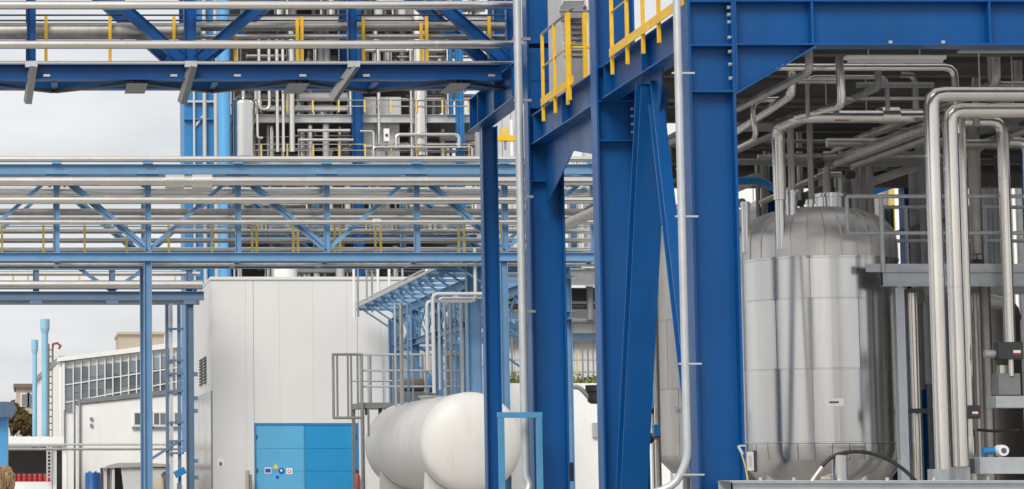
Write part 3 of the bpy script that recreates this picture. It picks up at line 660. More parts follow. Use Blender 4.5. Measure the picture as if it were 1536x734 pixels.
pipe('white looping pipe under the pipe bridge beside the thin blue column', route((745, 441, 62.0), 'x', 649, 'z', 590), 2.8, m=LGREY, seg=10, n=2, fil=.12)
pipe('grey pipe nested inside the white loop under the pipe bridge', route((735, 447, 62.6), 'x', 658, 'z', 585), 2.0, m=GALV, seg=10, n=2, fil=.12)
for i, (px, w_) in enumerate(((593, 3), (602, 5), (612, 3), (668, 3), (677, 4), (684, 2.5), (693, 4), (700, 3))):
    pipe('vertical service pipe in the row under the pipe bridge', vrun(px, 520, 70 - i * .6, 455, 700), w_ * .6, m=(GALV, DPIPE, LBLUE)[i % 3], seg=8, name='service_pipe', group='service pipes under the bridge')
# wide light blue column by the slim deep blue one
solo(MB().hsec((Xat(711, 520, 63.6), 63.6, .02), (Xat(711, 520, 63.6), 63.6, z_tr - .05), .36, .3, .02, .014, (1, 0, 0)), 'support_column', LBLUE, 'broad light blue column just left of the slim deep blue column', 'column')

# ================================================================ white tank
YT = 61.0
rt = M_(76, YT); tx = Xat(712, 665, YT); tz = Zat(664, YT)
tk = thing('white_tank', 'white horizontal storage tank with dished ends on saddles', 'tank', (tx, YT + 4, 0))
ln = 10.3
pr = [(0, -.36 * rt)] + [(rt * math.sin(a), -.36 * rt * math.cos(a)) for a in [i * math.pi / 2 / 9 for i in range(1, 9)]] + [(rt, 0), (rt, .03)]
MB().lathe([(r, -z) for r, z in pr][::-1], (tx, YT + .45, tz), (0, -1, 0), 48).build('dished_end', TANKW, tk)
MB().lathe([(rt, .0), (rt, ln)], (tx, YT + .48, tz), (0, 1, 0), 48).build('shell', TANKW, tk)
MB().lathe([(r, -z) for r, z in pr][::-1], (tx, YT + ln + .45, tz), (0, 1, 0), 48).build('dished_end', TANKW, tk)
for y in (YT + .50,): MB().lathe([(rt - .01, -.02), (rt + .006, -.012), (rt + .006, .012), (rt - .01, .02)], (tx, y, tz), (0, 1, 0), 48).build('weld_seam', TANKW, tk)
for y in (YT + 1.1, YT + ln - 1.2):
    sm = MB(); n = 14
    poly = [(tx - rt * .9, y, 0), (tx + rt * .9, y, 0)] + [(tx + (rt + .01) * math.cos(a), y, tz + (rt + .01) * math.sin(a)) for a in [-R(35) - (math.pi - R(70)) * k / n for k in range(n + 1)]]
    sm.slab(poly, (0, .25, 0)).build('saddle', TANKW, tk)
MB().lathe([(0, 0), (.3, 0), (.3, .10), (.36, .10), (.36, .14), (0, .14)], (tx, YT + 6.5, tz + rt - .06), seg=20).build('manhole', TANKW, tk)
solo(MB().tube(route((553, 655, YT + 6.4), 'z', 612), .03, 8), 'level_gauge', GREYM, 'thin grey level tube behind the far end of the white tank', 'gauge')

# grey galvanised service platform behind the tank
YP = 72.0
sp = thing('service_platform', 'grey galvanised service platform with railing behind the white tank', 'platform', (Xat(600, 600, YP), YP, 0))
px0, px1 = Xat(541, 605, YP), Xat(722, 605, YP); zp = Zat(604, YP)
MB().box(px0, px1, YP, YP + 2.2, zp - .16, zp).build('deck', GREYM, sp)
zt_ = Zat(532, YP)
for px in (541, 553, 577, 590, 605, 620, 640, 660, 677, 690, 703, 718):
    x = Xat(px, 570, YP); MB().tube([(x, YP + .05, zp), (x, YP + .05, zt_)], .028, 8).build('post', GALV if px % 2 else GREYM, sp)
for z in (zt_, (zt_ * 2 + zp) / 3, (zt_ + 2 * zp) / 3): MB().tube([(px0, YP + .05, z), (px1, YP + .05, z)], .03, 8).build('rail', GALV, sp)
for z in (zt_ + .1, (zt_ + zp) / 2): MB().tube([(px0, YP + 2.1, z), (px1, YP + 2.1, z)], .03, 8).build('rail', GALV, sp)
for i in range(9):
    x = px0 + (px1 - px0) * (i + .5) / 9; MB().tube([(x, YP + 2.1, zp), (x, YP + 2.1, zt_ + .1)], .03, 8).build('post', GREYM, sp)
    MB().box(x - .05, x + .05, YP + .1, YP + .2, zp - .36, zp - .162).build('bolt_lug', DARK, sp)
for x in (px0 + .06, px1 - .06, (px0 + px1) / 2):
    for y in (YP + .1, YP + 2.1): MB().box(x - .05, x + .05, y - .05, y + .05, 0, zp - .161).build('leg', GREYM, sp)
gp = thing('railing_panel', 'grey barred railing panel standing out left of the service platform', 'railing', (Xat(520, 580, YP), YP, zp))
ga, gb_, gz0, gz1 = Xat(498, 580, YP), Xat(543, 580, YP), Zat(627, YP), Zat(532, YP)
for px in (500, 506, 522, 527, 543):
    x = Xat(px, 580, YP - .1); MB().tube([(x, YP - .1, gz0 if px < 543 else 0), (x, YP - .1, gz1)], .04 if px in (500, 543) else .03, 8).build('bar', GREYM, gp)
for z in (gz0, gz1): MB().tube([(ga, YP - .1, z), (gb_, YP - .1, z)], .04, 8).build('rail', GREYM, gp)
# pump cluster on the platform
pc = thing('pump_set', 'small pump set with brown motor on the service platform', 'pump', (Xat(625, 590, YP + 1.2), YP + 1.2, zp))
q = U(618, 585, YP + 1.2)
MB().lathe([(0, -.35), (.17, -.35), (.2, -.3), (.2, .3), (.17, .35), (0, .35)], (q.x, YP + 1.2, zp + .55), (1, 0, 0), 16).build('motor', BROWN, pc)
MB().box(q.x - .5, q.x + .9, YP + 1.0, YP + 1.4, zp + .002, zp + .33).build('base', GREYM, pc)
MB().lathe([(0, -.12), (.26, -.12), (.26, .12), (0, .12)], (q.x + .62, YP + 1.2, zp + .6), (1, 0, 0), 16).build('casing', CBLUE, pc)
MB().tube([(q.x + .62, YP + 1.2, zp + .7), (q.x + .62, YP + 1.2, zp + 1.5), (q.x + 1.5, YP + 1.2, zp + 1.5)], .06, 8, .12).build('discharge_pipe', DPIPE, pc)
# ================================================================ background at the left
YW = 125.0
wb = thing('white_factory', 'white factory building with a glazed upper storey and sloping roof', 'building', (Xat(190, 700, YW), YW, 0))
def P_(px, py, Y): return U(px, py, Y)
# lower projecting block
la, lb_ = Xat(120, 640, YW), Xat(318, 640, YW)
z_a, z_b = Zat(601, YW), Zat(580, YW)
MB().slab([(la, YW, 0), (lb_, YW, 0), (lb_, YW, z_b - .2), (la, YW, z_a - .2)], (0, 24, 0)).build('lower_wall', WHITEW, wb)
MB().slab([(la - .1, YW - .12, z_a - .18), (lb_, YW - .12, z_b - .18), (lb_, YW - .12, z_b + .06), (la - .1, YW - .12, z_a + .06)], (0, 24.2, 0)).build('roof_edge', GREYM, wb)
MB().slab([(la - .02, YW, 0), (la - .55, YW + 24, 0), (la - .55, YW + 24, z_a), (la - .02, YW, z_a)], (.012, 0, 0)).build('side_wall', WHITEW, wb)
# windows of the lower block
for px0, px1 in ((202, 226), (231, 248), (262, 276)):
    a, b = U(px0, 620, YW), U(px1, 637, YW)
    f = MB().box(a.x - .1, b.x + .1, YW - .06, YW - .002, b.z - .1, a.z + .1).build('window', WPAINT, wb)
    xm = (a.x + b.x) / 2
    for c, d in ((a.x, xm - .03), (xm + .03, b.x)): MB().box(c, d, YW - .075, YW - .062, b.z, a.z).build('pane', GLASS, f)
    MB().box(a.x - .15, b.x + .15, YW - .18, YW - .062, b.z - .2, b.z - .11).build('sill', GREYM, f)
# upper glazed storey set back
YG = YW + 3.5
ua, ub = Xat(93, 560, YG), Xat(322, 560, YG)
zg0, zg1 = Zat(543, YG), Zat(515, YG)
MB().slab([(ua, YG + .1, 0), (ub, YG + .1, 0), (ub, YG + .1, zg1), (ua, YG + .1, zg0)], (0, 20, 0)).build('upper_wall', WHITEW, wb)
MB().slab([(ua - .25, YG - .3, zg0), (ub, YG - .3, zg1), (ub, YG - .3, zg1 + .3), (ua - .25, YG - .3, zg0 + .22)], (0, 21, 0)).build('roof', WHITEW, wb)
p0_ = Vector((ua - .02, YG, 0)); p1_ = Vector((Xat(56, 600, YG + 34), YG + 34, 0))
MB().slab([p0_, p1_, p1_ + Vector((0, 0, zg0)), p0_ + Vector((0, 0, zg0))], (-.12, 0, 0)).build('gable_wall', WHITEW, wb)
MB().slab([p0_ + Vector((-.14, -.1, zg0)), p1_ + Vector((-.3, 0, zg0)), p1_ + Vector((-.3, 0, zg0 + .3)), p0_ + Vector((-.14, -.1, zg0 + .3))], (.5, 0, 0)).build('verge_board', GREYM, wb)
MB().box(ua, Xat(97, 560, YG), YG - .14, YG + .09, 0, zg0 - .02).build('corner_pilaster', WHITEW, wb)
ncol = 15
gx = [Xat(98 + (276 - 98) * i / ncol, 570, YG) for i in range(ncol + 1)]
def zroof(x): return zg0 + (zg1 - zg0) * (x - ua) / (ub - ua)
def zlow(x): return z_a + (z_b - z_a) * max(0, (x - la)) / (lb_ - la) - .02 - (1.1 if x < la else 0) * (la - x) / 1.0
for i in range(ncol):
    x0, x1 = gx[i], gx[i + 1]; zb_, zt = zlow((x0 + x1) / 2), zroof((x0 + x1) / 2) - .35
    for j in range(3):
        s0, s1 = (0, .3, .66)[j], (.3, .66, 1)[j]
        za_, zc = zb_ + (zt - zb_) * s0, zb_ + (zt - zb_) * s1
        MB().box(x0 + .035, x1 - .035, YG + .02, YG + .05, za_ + .03, zc - .03).build('pane', GLASS, wb)
    MB().box(x1 - .03, x1 + .03, YG - .06, YG + .06, zb_, zroof(x1) - .05).build('mullion', WPAINT, wb)
for s0 in (.3, .66):
    x0, x1 = gx[0], gx[-1]
    a = Vector((x0, YG - .02, zlow(x0) + (zroof(x0) - .35 - zlow(x0)) * s0)); b = Vector((x1, YG - .02, zlow(x1) + (zroof(x1) - .35 - zlow(x1)) * s0))
    MB().bar(a, b, .06, .06).build('transom', WPAINT, wb)
pt = [(Xat(276, 560, YG), 0), (Xat(322, 560, YG), 0)]
MB().slab([(pt[0][0], YG - .1, 2), (pt[1][0], YG - .1, 2), (pt[1][0], YG - .1, zroof(pt[1][0]) - .02), (pt[0][0], YG - .1, zroof(pt[0][0]) - .02)], (0, .18, 0)).build('white_bay', WHITEW, wb)
for px in (112, 120, 97): MB().tube([(Xat(px, 650, YW - .12), YW - .12, 0), (Xat(px, 650, YW - .12), YW - .12, Zat(600 if px > 100 else 615, YW))], .05, 8).build('downpipe', GREYM, wb)
for dz in (0, .32): MB().lathe([(0, 0), (.09, 0), (.09, .12), (0, .12)], (Xat(137, 632, YW), YW - .001, Zat(638, YW) + dz), (0, -1, 0), 10).build('wall_lamp', GREYM, wb)
solo(MB().box(Xat(179, 510, YG + 9), Xat(246, 510, YG + 9), YG + 9, YG + 15, zg0, Zat(502, YG + 9)).box(Xat(177, 510, YG + 8.8), Xat(248, 510, YG + 8.8), YG + 8.8, YG + 15.2, Zat(502, YG + 9) + .003, Zat(498, YG + 9)), 'roof_house', BEIGE, 'beige flat topped box on the roof of the white factory', 'roof house')
# ladder hoop on the gable
lh = thing('wall_ladder', 'rusty red caged ladder on the gable of the white factory', 'ladder', (Xat(80, 560, YG + 5), YG + 5, 0))
for px in (73, 79): t = vrun(px, 600, YG + 8, 516, 660); MB().tube([t[1], t[0]], .05, 6).build('string', BROWN, lh)
for i in range(14): MB().tube([U(73, 525 + i * 10, YG + 8), U(79, 525 + i * 10, YG + 8)], .035, 6).build('rung', BROWN, lh)
MB().tube([U(79, 522, YG + 8), U(80, 516, YG + 8), U(86, 515, YG + 8), U(91, 519, YG + 8), U(88, 524, YG + 8)], .06, 6).build('hoop', RED, lh)
# two light blue chimneys
for px, y0, wpx, lab in ((67.5, 474, 7.2, 'taller light blue steel chimney with a flared cap'), (52, 505, 5.2, 'shorter slimmer light blue steel chimney beside the taller one')):
    Yc = 124.5; b = U(px, 600, Yc); r_ = M_(wpx, Yc) * .68; zt = Zat(y0, Yc)
    ch = thing('chimney', lab, 'chimney', (b.x, Yc, 0), 'light blue chimneys')
    MB().lathe([(0, 0), (r_, 0), (r_, zt - .9)], (b.x, Yc, 0), seg=20).build('stack', CHIM, ch)
    MB().lathe([(r_ * 1.01, 0), (r_ * 1.45, .25), (r_ * 1.45, .55), (r_ * 1.45, .72), (r_ * .8, .75)], (b.x, Yc, zt - .9), seg=20, smooth=False).build('cap', CHIM, ch)
    for k in range(4): MB().lathe([(r_ * .99, 0), (r_ * 1.06, 0), (r_ * 1.06, .12), (r_ * .99, .12)], (b.x, Yc, 1.5 + k * (zt - 3) / 4), seg=20).build('flange_ring', CHIM, ch)
# concrete canopy with dark bay, red drums
cn = thing('loading_canopy', 'white concrete loading canopy with a dark open bay', 'canopy', (Xat(45, 690, 116), 116, 0))
Yq = 114.0
MB().box(Xat(-80, 660, Yq), Xat(96, 660, Yq), Yq, Yq + 9, Zat(669, Yq), Zat(655, Yq)).build('roof_slab', WHITEW, cn)
MB().box(Xat(-80, 660, Yq), Xat(96, 660, Yq), Yq + .4, Yq + 9, Zat(690, Yq), Zat(669.4, Yq)).build('beam', CONC, cn) if False else None
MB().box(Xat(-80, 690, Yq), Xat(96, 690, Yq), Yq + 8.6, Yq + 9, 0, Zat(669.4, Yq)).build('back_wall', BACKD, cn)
for px in (82, 97): MB().box(Xat(px - 3, 690, Yq), Xat(px + 3, 690, Yq), Yq + .3, Yq + .8, 0, Zat(669.4, Yq)).build('pier', WHITEW, cn)
MB().box(Xat(-80, 690, Yq), Xat(78, 690, Yq), Yq + .3, Yq + 6, 0, Zat(723, Yq)).build('loading_dock', WHITEW, cn)
for i in range(9): MB().tube([U(71, 672 + i * 5.5, Yq), U(77, 672 + i * 5.5, Yq)], .03, 6).build('ladder_rung', LGREY, cn)
for px in (71, 77): MB().tube([U(px, 668, Yq), U(px, 722, Yq)], .04, 6).build('ladder_string', LGREY, cn)
drum = MB().lathe([(0, 0), (.29, 0), (.29, .28), (.305, .3), (.29, .32), (.29, .58), (.305, .6), (.29, .62), (.29, .88), (.27, .89), (.27, .86), (0, .86)], (0, 0, 0), seg=18)
dz = Zat(723, Yq) + .002
for i in range(9):
    x = Xat(13 + i * 7.9, 716, Yq + 1)
    d = bpy.data.objects.new('steel_drum', drum.mesh('steel_drum', RED) if i == 0 else dmesh); C.objects.link(d); dmesh = d.data
    d.location = (x, Yq + 1, dz); d.scale = (.42, .42, .42); tag(d, 'red steel drum in the row on the white loading dock', 'drum', 'red drums on the dock')
# pipe line across the yard
pipe('grey pipe line crossing low in front of the white factory', hrun(667, 112, 8, 282), 1.6, m=GALV, seg=8, name='pipe_line')
pipe('second grey pipe line just under the first in front of the white factory', hrun(674, 112, 8, 282), 1.8, m=DPIPE, seg=8, name='pipe_line')
# blue drum, container
d = thing('plastic_drum', 'blue plastic drum in front of the white factory wall', 'drum', (Xat(139, 720, 100), 100, 0))
zz = Zat(709, 100)
rr = M_(11.5, 100)
MB().lathe([(0, 0), (rr * .95, 0), (rr, .1), (rr, zz * .48), (rr * 1.04, zz * .5), (rr, zz * .52), (rr, zz - .12), (rr * .93, zz), (0, zz)], (Xat(139, 720, 100), 100, 0), seg=20).build('body', DRUMB, d)
for a in (-.12, .12): MB().lathe([(0, 0), (.05, 0), (.05, .05), (0, .05)], (Xat(139, 720, 100) + a, 100, zz + .001), seg=10).build('bung', DRUMB, d)
ct = thing('skip_container', 'grey tarp covered skip with open dark end beside the light blue rack column', 'skip', (Xat(205, 720, 96), 96, 0))
a, b = U(168, 700, 96), U(262, 740, 96)
MB().box(a.x, b.x, 98.9, 99, 0, a.z).build('rear_panel', LGREY, ct)
MB().box(a.x, a.x + .1, 96, 98.89, 0, a.z).build('side_panel', LGREY, ct); MB().box(b.x - .1, b.x, 96, 98.89, 0, a.z).build('side_panel', LGREY, ct)
MB().slab([(a.x + .5, 96.05, .3), (b.x - .12, 96.05, .3), (b.x - .12, 96.05, a.z - .05), (a.x + .35, 96.05, a.z - .05)], (0, .06, 0)).build('tarp_flap', LGREY, ct)
MB().slab([U(156, 703, 95.9), U(165, 698, 95.9), U(180, 694.5, 95.9), U(215, 694, 95.9), U(262, 697, 95.9), U(262, 700, 95.9), U(166, 702, 95.9)], (0, 3.2, 0)).build('tarp', CONC, ct)
for i, px in enumerate((153, 158, 163)): solo(MB().box(Xat(px - 2, 720, 97), Xat(px + 2, 720, 97), 97, 97.6, 0, Zat(702, 97)), 'leaning_board', (DARK, LGREY, BROWN)[i], ('dark board leaning beside the blue drum', 'pale board between dark and brown boards by the skip', 'brown board nearest the tarp covered skip')[i], 'board')
wm = thing('waste_cart', 'cluttered trolley with dark bags between rack column and ladder', 'trolley', (Xat(248, 725, 92), 92, 0))
MB().box(Xat(234, 730, 92), Xat(262, 730, 92), 92, 93, .3, .45).build('tray', GREYM, wm)
for k, (px, y, m) in enumerate(((240, 712, BEIGE), (248, 708, DARK), (256, 714, BROWN))):
    q = U(px, y, 92.4); MB().lathe([(0, .46), (.26, .5), (.3, .9), (.22, q.z - .15), (.08, q.z), (0, q.z + .02)], (q.x, 92.4 + k * .02, 0), seg=9).build('bag', m, wm)
for px in (236, 260): MB().lathe([(0, -.05), (.15, -.05), (.15, .05), (0, .05)], (Xat(px, 730, 92), 91.9, .15), (0, 1, 0), 14).build('wheel', BLACK, wm)
yp = thing('stair_unit', 'cream stair casing with dark blue stringer below the ladder tower', 'stairs', (Xat(268, 720, 84), 84, 0))
MB().slab([U(257, 734, 84), U(280, 734, 84), U(280, 678, 84), U(262, 688, 84), U(257, 694, 84)], (0, 1, 0)).build('casing', WHITEW, yp)
MB().box(Xat(266, 728, 83.9), Xat(271, 728, 83.9), 83.9, 83.99, 0, Zat(725, 84)).build('opening', DARK, yp)
# light blue cabin at the very edge
cb = thing('blue_cabin', 'light blue cabin with overhanging dark blue roof at the left edge', 'cabin', (Xat(-20, 680, 70), 70, 0))
MB().box(Xat(-60, 680, 70), Xat(11.5, 680, 70), 70, 72, 0, Zat(626, 70)).build('wall', SBLUE, cb)
MB().slab([U(-60, 626, 69.6), U(16, 626, 69.6), U(25, 612, 69.6), U(20, 603, 69.6), U(-60, 601, 69.6)], (0, 2.8, 0)).build('roof', GBLUE, cb)
# far beige house and autumn trees beyond
fh = thing('far_house', 'far beige house with flat roof between the cabin and the chimneys', 'house', (Xat(38, 690, 260), 260, 0))
MB().box(Xat(24, 620, 260), Xat(60, 620, 260), 260, 275, 0, Zat(582, 260)).build('wall', BEIGE, fh)
MB().box(Xat(20, 580, 260), Xat(62, 580, 260), 259.5, 275.5, Zat(582, 260) + .01, Zat(576, 260)).build('roof', BROWN, fh)
for k in range(3):
    a = U(31 + k * 9, 590, 259.9); f = MB().box(a.x, a.x + 1, 259.8, 259.99, a.z - 1.4, a.z).build('window', WPAINT, fh); MB().box(a.x + .1, a.x + .9, 259.7, 259.79, a.z - 1.3, a.z - .1).build('pane', GLASS, f)
def leafy(name, label, c, rx, rz, n, m, size, trunk=True, group=None):
    t = thing(name, label, 'tree' if trunk else 'shrub', (c.x, c.y, 0), group)
    mb = MB()
    for i in range(n):
        while True:
            v = Vector((random.uniform(-1, 1), random.uniform(-1, 1), random.uniform(-1, 1)))
            if .25 < v.length < 1: break
        v = Vector((v.x * rx, v.y * rx, v.z * rz)) * (1 + .25 * math.sin(v.x * 5) * math.cos(v.z * 4)); p = c + v
        a = Vector((random.uniform(-1, 1), random.uniform(-1, 1), random.uniform(-1, 1))).normalized(); b = a.orthogonal().normalized(); cc = a.cross(b)
        s = size * random.uniform(.6, 1.4)
        mb.add([p - b * s, p + cc * s * .6, p + b * s, p - cc * s * .6], [(0, 1, 2, 3)])
    mb.build('crown', m, t)
    tr = MB(); tr.tube([(c.x, c.y, 0), (c.x + .1, c.y, c.z - rz * .4)], rx * .06, 7)
    for k in range(5):
        a = k * 1.3; tr.tube([(c.x + .1, c.y, c.z - rz * .5), (c.x + math.cos(a) * rx * .5, c.y + math.sin(a) * rx * .5, c.z + rz * .2)], rx * .025, 5)
    tr.build('trunk', BROWN, t); return t
for px, py, rx, rz, lab in ((24, 628, 12, 22, 'russet autumn tree left of the far beige house'), (40, 636, 12, 17, 'red brown autumn tree below the far beige house'), (52, 640, 9, 15, 'small brown autumn tree by the shorter chimney')):
    leafy('autumn_tree', lab, U(px, py, 235), M_(rx, 235), M_(rz, 235), 900, LEAF, .28, True, 'autumn trees')
lw = solo(MB().box(Xat(-80, 660, 150), Xat(60, 660, 150), 150, 151, 0, Zat(655, 150)), 'boundary_wall', WHITEW, 'low white boundary wall in front of the autumn trees', 'wall')
# person at the left edge, seen from behind
def person():
    Yp = 21.0; x = Xat(1, 715, Yp); H = Zat(701, Yp)          # top of the head
    k = H / 1.70
    root = thing('person', 'person with light brown hair in dark jacket standing at the left edge', 'person', (x, Yp, 0))
    J = {'pel': (0, 0, .95), 'sp': (0, .01, 1.12), 'ch': (0, .02, 1.32), 'nk': (0, .01, 1.46), 'hd0': (0, -.01, 1.53), 'hd': (0, -.015, 1.60)}
    E = [('pel', 'sp'), ('sp', 'ch'), ('ch', 'nk'), ('nk', 'hd0'), ('hd0', 'hd')]
    RR = {'pel': .15, 'sp': .135, 'ch': .155, 'nk': .06, 'hd0': .072, 'hd': .085}
    for s, n in ((-1, 'l'), (1, 'r')):
        J.update({'hip' + n: (s * .09, 0, .88), 'kn' + n: (s * .1, .015, .48), 'an' + n: (s * .1, -.01, .09), 'to' + n: (s * .12, .15, .035),
                  'sh' + n: (s * .19, .01, 1.38), 'el' + n: (s * .25, -.02, 1.1), 'wr' + n: (s * .25, .06, .87), 'ha' + n: (s * .245, .085, .77)})
        RR.update({'hip' + n: .095, 'kn' + n: .06, 'an' + n: .045, 'to' + n: .035, 'sh' + n: .075, 'el' + n: .048, 'wr' + n: .032, 'ha' + n: .036})
        E += [('pel', 'hip' + n), ('hip' + n, 'kn' + n), ('kn' + n, 'an' + n), ('an' + n, 'to' + n), ('ch', 'sh' + n), ('sh' + n, 'el' + n), ('el' + n, 'wr' + n), ('wr' + n, 'ha' + n)]
        for q in range(5):
            f = 'fg%d%s' % (q, n)
            if q < 4: J[f] = (s * (.245 + (q - 1.5) * .004), .06 + q * .018, .69 - (.01, .0, .004, .02)[q] * -1)
            else: J[f] = (s * .215, .13, .76)
            RR[f] = .009; E.append(('ha' + n, f))
    ks = list(J); me = bpy.data.meshes.new('body'); me.from_pydata([tuple(c * k for c in J[a]) for a in ks], [(ks.index(a), ks.index(b)) for a, b in E], [])
    o = bpy.data.objects.new('body', me); C.objects.link(o); o.parent = root
    md = o.modifiers.new('skin', 'SKIN'); o.modifiers.new('sub', 'SUBSURF').levels = 2; o.modifiers['sub'].render_levels = 2
    for i, a in enumerate(ks):
        sv = me.skin_vertices[0].data[i]; sv.radius = (RR[a] * k, RR[a] * k * (.72 if a in ('pel', 'sp', 'ch') else 1)); sv.use_root = (a == 'pel')
    me.materials.append(SKIN)
    # hair: a cap of many locks over the skull
    hm = MB(); hc = Vector((x, Yp - .02, (1.60) * k))
    hm.lathe([(.104 * math.sin(a) + .001, .108 * math.cos(a)) for a in [i * R(118) / 10 for i in range(11)]], hc, seg=26)
    for i in range(420):
        a = random.uniform(0, 2 * math.pi); th = random.uniform(.05, 1.7)
        d0 = Vector((math.sin(th) * math.cos(a), math.sin(th) * math.sin(a) , math.cos(th)))
        if d0.y > .55 and d0.z < .35: continue
        d1 = Vector((math.sin(th + .5) * math.cos(a + random.uniform(-.3, .3)), math.sin(th + .5) * math.sin(a), math.cos(th + .5)))
        hm.tube([hc + d0 * .106, hc + d1 * random.uniform(.112, .128), hc + d1 * .112 + Vector((0, 0, -.07))], .006, 4)
    hm.build('hair', HAIR, root)
    jk = MB()
    prof = [(.075, 1.475), (.13, 1.43), (.2, 1.37), (.205, 1.25), (.18, 1.1), (.185, .95), (.2, .84), (.19, .83)]
    sm0 = len(jk.v); jk.lathe([(r * k, z * k) for r, z in prof], (x, Yp, 0), seg=24)
    for v in jk.v[sm0:]: v.y = Yp + (v.y - Yp) * .72
    for s in (-1, 1): jk.tube([(x + s * .17 * k, Yp, 1.38 * k), (x + s * .25 * k, Yp - .02, 1.1 * k), (x + s * .25 * k, Yp + .06, .88 * k)], .066 * k, 12, .08)
    jk.build('jacket', CLOTH, root)
    tr = MB()
    for s in (-1, 1): tr.tube([(x + s * .085 * k, Yp, .92 * k), (x + s * .1 * k, Yp + .015, .48 * k), (x + s * .1 * k, Yp - .005, .08 * k)], .088 * k, 14, .1)
    tr.build('trousers', DARK, root)
    sh = MB()
    for s in (-1, 1): sh.lathe([(0, 0), (.055, 0), (.06, .05), (.045, .1), (0, .12)], (x + s * .105 * k, Yp + .05, .0), seg=12)
    for v in sh.v: v.y = Yp + .05 + (v.y - Yp - .05) * 2.1
    sh.build('shoes', BLACK, root)
person()

# ================================================================ far process frame behind the middle rack
YF = 104.0
def zf(y, Y=YF): return Zat(y, Y)
pf = thing('process_plant', 'tall open process frame full of steel piping behind the racks', 'process plant', (Xat(500, 300, YF), YF, 0))
fx0, fx1 = Xat(274, 300, YF), Xat(742, 300, YF)
LEV = [4.6, zf(418), zf(350), zf(236), zf(170), zf(96), zf(20), zf(-60)]
for z in LEV[1:]:
    MB().box(Xat(345, 300, YF), fx1, YF + .6, YF + 14, z - .2, z - .05).build('floor', MGREY, pf)
    MB().hsec((Xat(345, 300, YF), YF + .3, z - .2), (fx1, YF + .3, z - .2), .34, .24, .02, .012, (0, 0, 1)).build('floor_beam', LGREY if z > 13 else GBLUE, pf)
for px, m, wd in ((536, BLUE, .44), (690, CBLUE, .3), (742, BLUE, .36)):
    x = Xat(px, 200, YF); MB().hsec((x, YF, .02), (x, YF, zf(-70)), wd, .4, .03, .02, (1, 0, 0)).build('column', m, pf)
for i in range(8):
    xa = Xat(345, 300, YF) + (fx1 - Xat(345, 300, YF)) * i / 8; xb = Xat(345, 300, YF) + (fx1 - Xat(345, 300, YF)) * (i + 1) / 8
    MB().box(xa + .03, xb - .03, YF + 13.6, YF + 13.8, 0, zf(-70)).build('back_panel', BACKD, pf)
# blue cladded stair tower with white conduits at the left end
for px0, px1, m in ((276.5, 290, CBLUE), (293, 305.5, CBLUE), (310, 322, CBLUE)):
    MB().box(Xat(px0, 180, YF), Xat(px1, 180, YF), YF + .2, YF + 3, 0, zf(-70)).build('tower_panel', m, pf)
for y in (152, 178): MB().box(Xat(276, y, YF), Xat(322, y, YF), YF - .02, YF + .19, zf(y) - .05, zf(y) + .03).build('tower_band', LGREY if y == 152 else CBLUE, pf)
for px, r_ in ((291.2, .05), (307, .09), (324, .10), (326.5, .06)):
    t = vrun(px, 180, YF, -70, 425); solo(MB().tube([t[1], t[0]], r_, 8), 'conduit', LGREY, 'white conduit running up the blue stair tower', 'conduit', 'conduits on the stair tower')
t = vrun(336.5, 200, YF - .6, -70, 700); solo(MB().lathe([(0, 0), (M_(9, YF), 0), (M_(9, YF), t[0].z), (0, t[0].z)], (t[0].x, YF - .6, 0), seg=24), 'round_column', SBLUE, 'round sky blue column left of the steel vessels', 'column')
MB().bar(U(292, 190, YF + .1), U(306, 172, YF + .1), .08, .1).build('stair_brace', LGREY, pf)

def vessel(label, px, r_px, ytop, ybot, Y, m=STEEL, group=None):
    x = Xat(px, (ytop + ybot) / 2, Y); r_ = M_(r_px, Y); z0, z1 = Zat(ybot, Y), Zat(ytop, Y)
    t = thing('steel_vessel', label, 'vessel', (x, Y, z0), group)
    h = r_ * .5
    MB().lathe([(r_, 0), (r_, z1 - z0 - h)], (x, Y, z0), seg=28).build('shell', m, t)
    MB().lathe([(r_ * math.cos(a), h * math.sin(a)) for a in [i * math.pi / 2 / 7 for i in range(8)]], (x, Y, z1 - h), seg=28).build('domed_head', m, t)
    for k in (.02, .5, .96): MB().lathe([(r_, 0), (r_ * 1.03, 0), (r_ * 1.03, .09), (r_, .09)], (x, Y, z0 + (z1 - z0 - h) * k), seg=28).build('band', m, t)
    MB().tube([(x, Y, z1 - .05), (x, Y, z1 + .5)], r_ * .2, 10).build('nozzle', m, t)
    return t
vessel('bright steel vessel with domed top right of the sky blue column', 365, 18, 147, 236, YF - .2)
vessel('tall dull steel column in the right half of the process frame', 628, 11, -60, 234, YF + .1, PIPE)
vessel('dull cylindrical vessel low behind the middle rack', 430, 26, 330, 418, YF + 3, DPIPE)
vessel('pale round vessel showing just above the white hall roof', 428, 18, 394, 440, YF - 3, WHITEW)
# light grey clad boxes
for px0, px1, y0, y1, lab in ((545, 602, 137, 173, 'light grey clad box on the upper floor of the process frame'), (545, 600, 175, 236, 'light grey clad box below the upper one beside the blue column')):
    a, b = U(px0, y0, YF + .8), U(px1, y1, YF + .8); t = thing('clad_box', lab, 'equipment box', (a.x, YF + .8, b.z))
    n = 3
    for i in range(n): MB().box(a.x + (b.x - a.x) * i / n + .01, a.x + (b.x - a.x) * (i + 1) / n - .01, YF + .8, YF + 3, b.z + .003, a.z - .25 if y0 < 150 else a.z - .22).build('panel', LGREY, t)
FP = []
def fp(label, pts, r_, m=PIPE, group=None, **k): return pipe(label, pts, r_, YF, m, group=group, seg=10, name='plant_pipe', **k)
fp('fat pale riser standing left of the deep blue far column', vrun(438, 190, YF - .4, 60, 228), 4.5)
fp('white riser second from the fat pale riser', vrun(425, 190, YF - .4, 60, 228), 2.4)
fp('white riser left of the twin risers in the process frame', vrun(416, 190, YF - .4, 60, 228), 2.8)
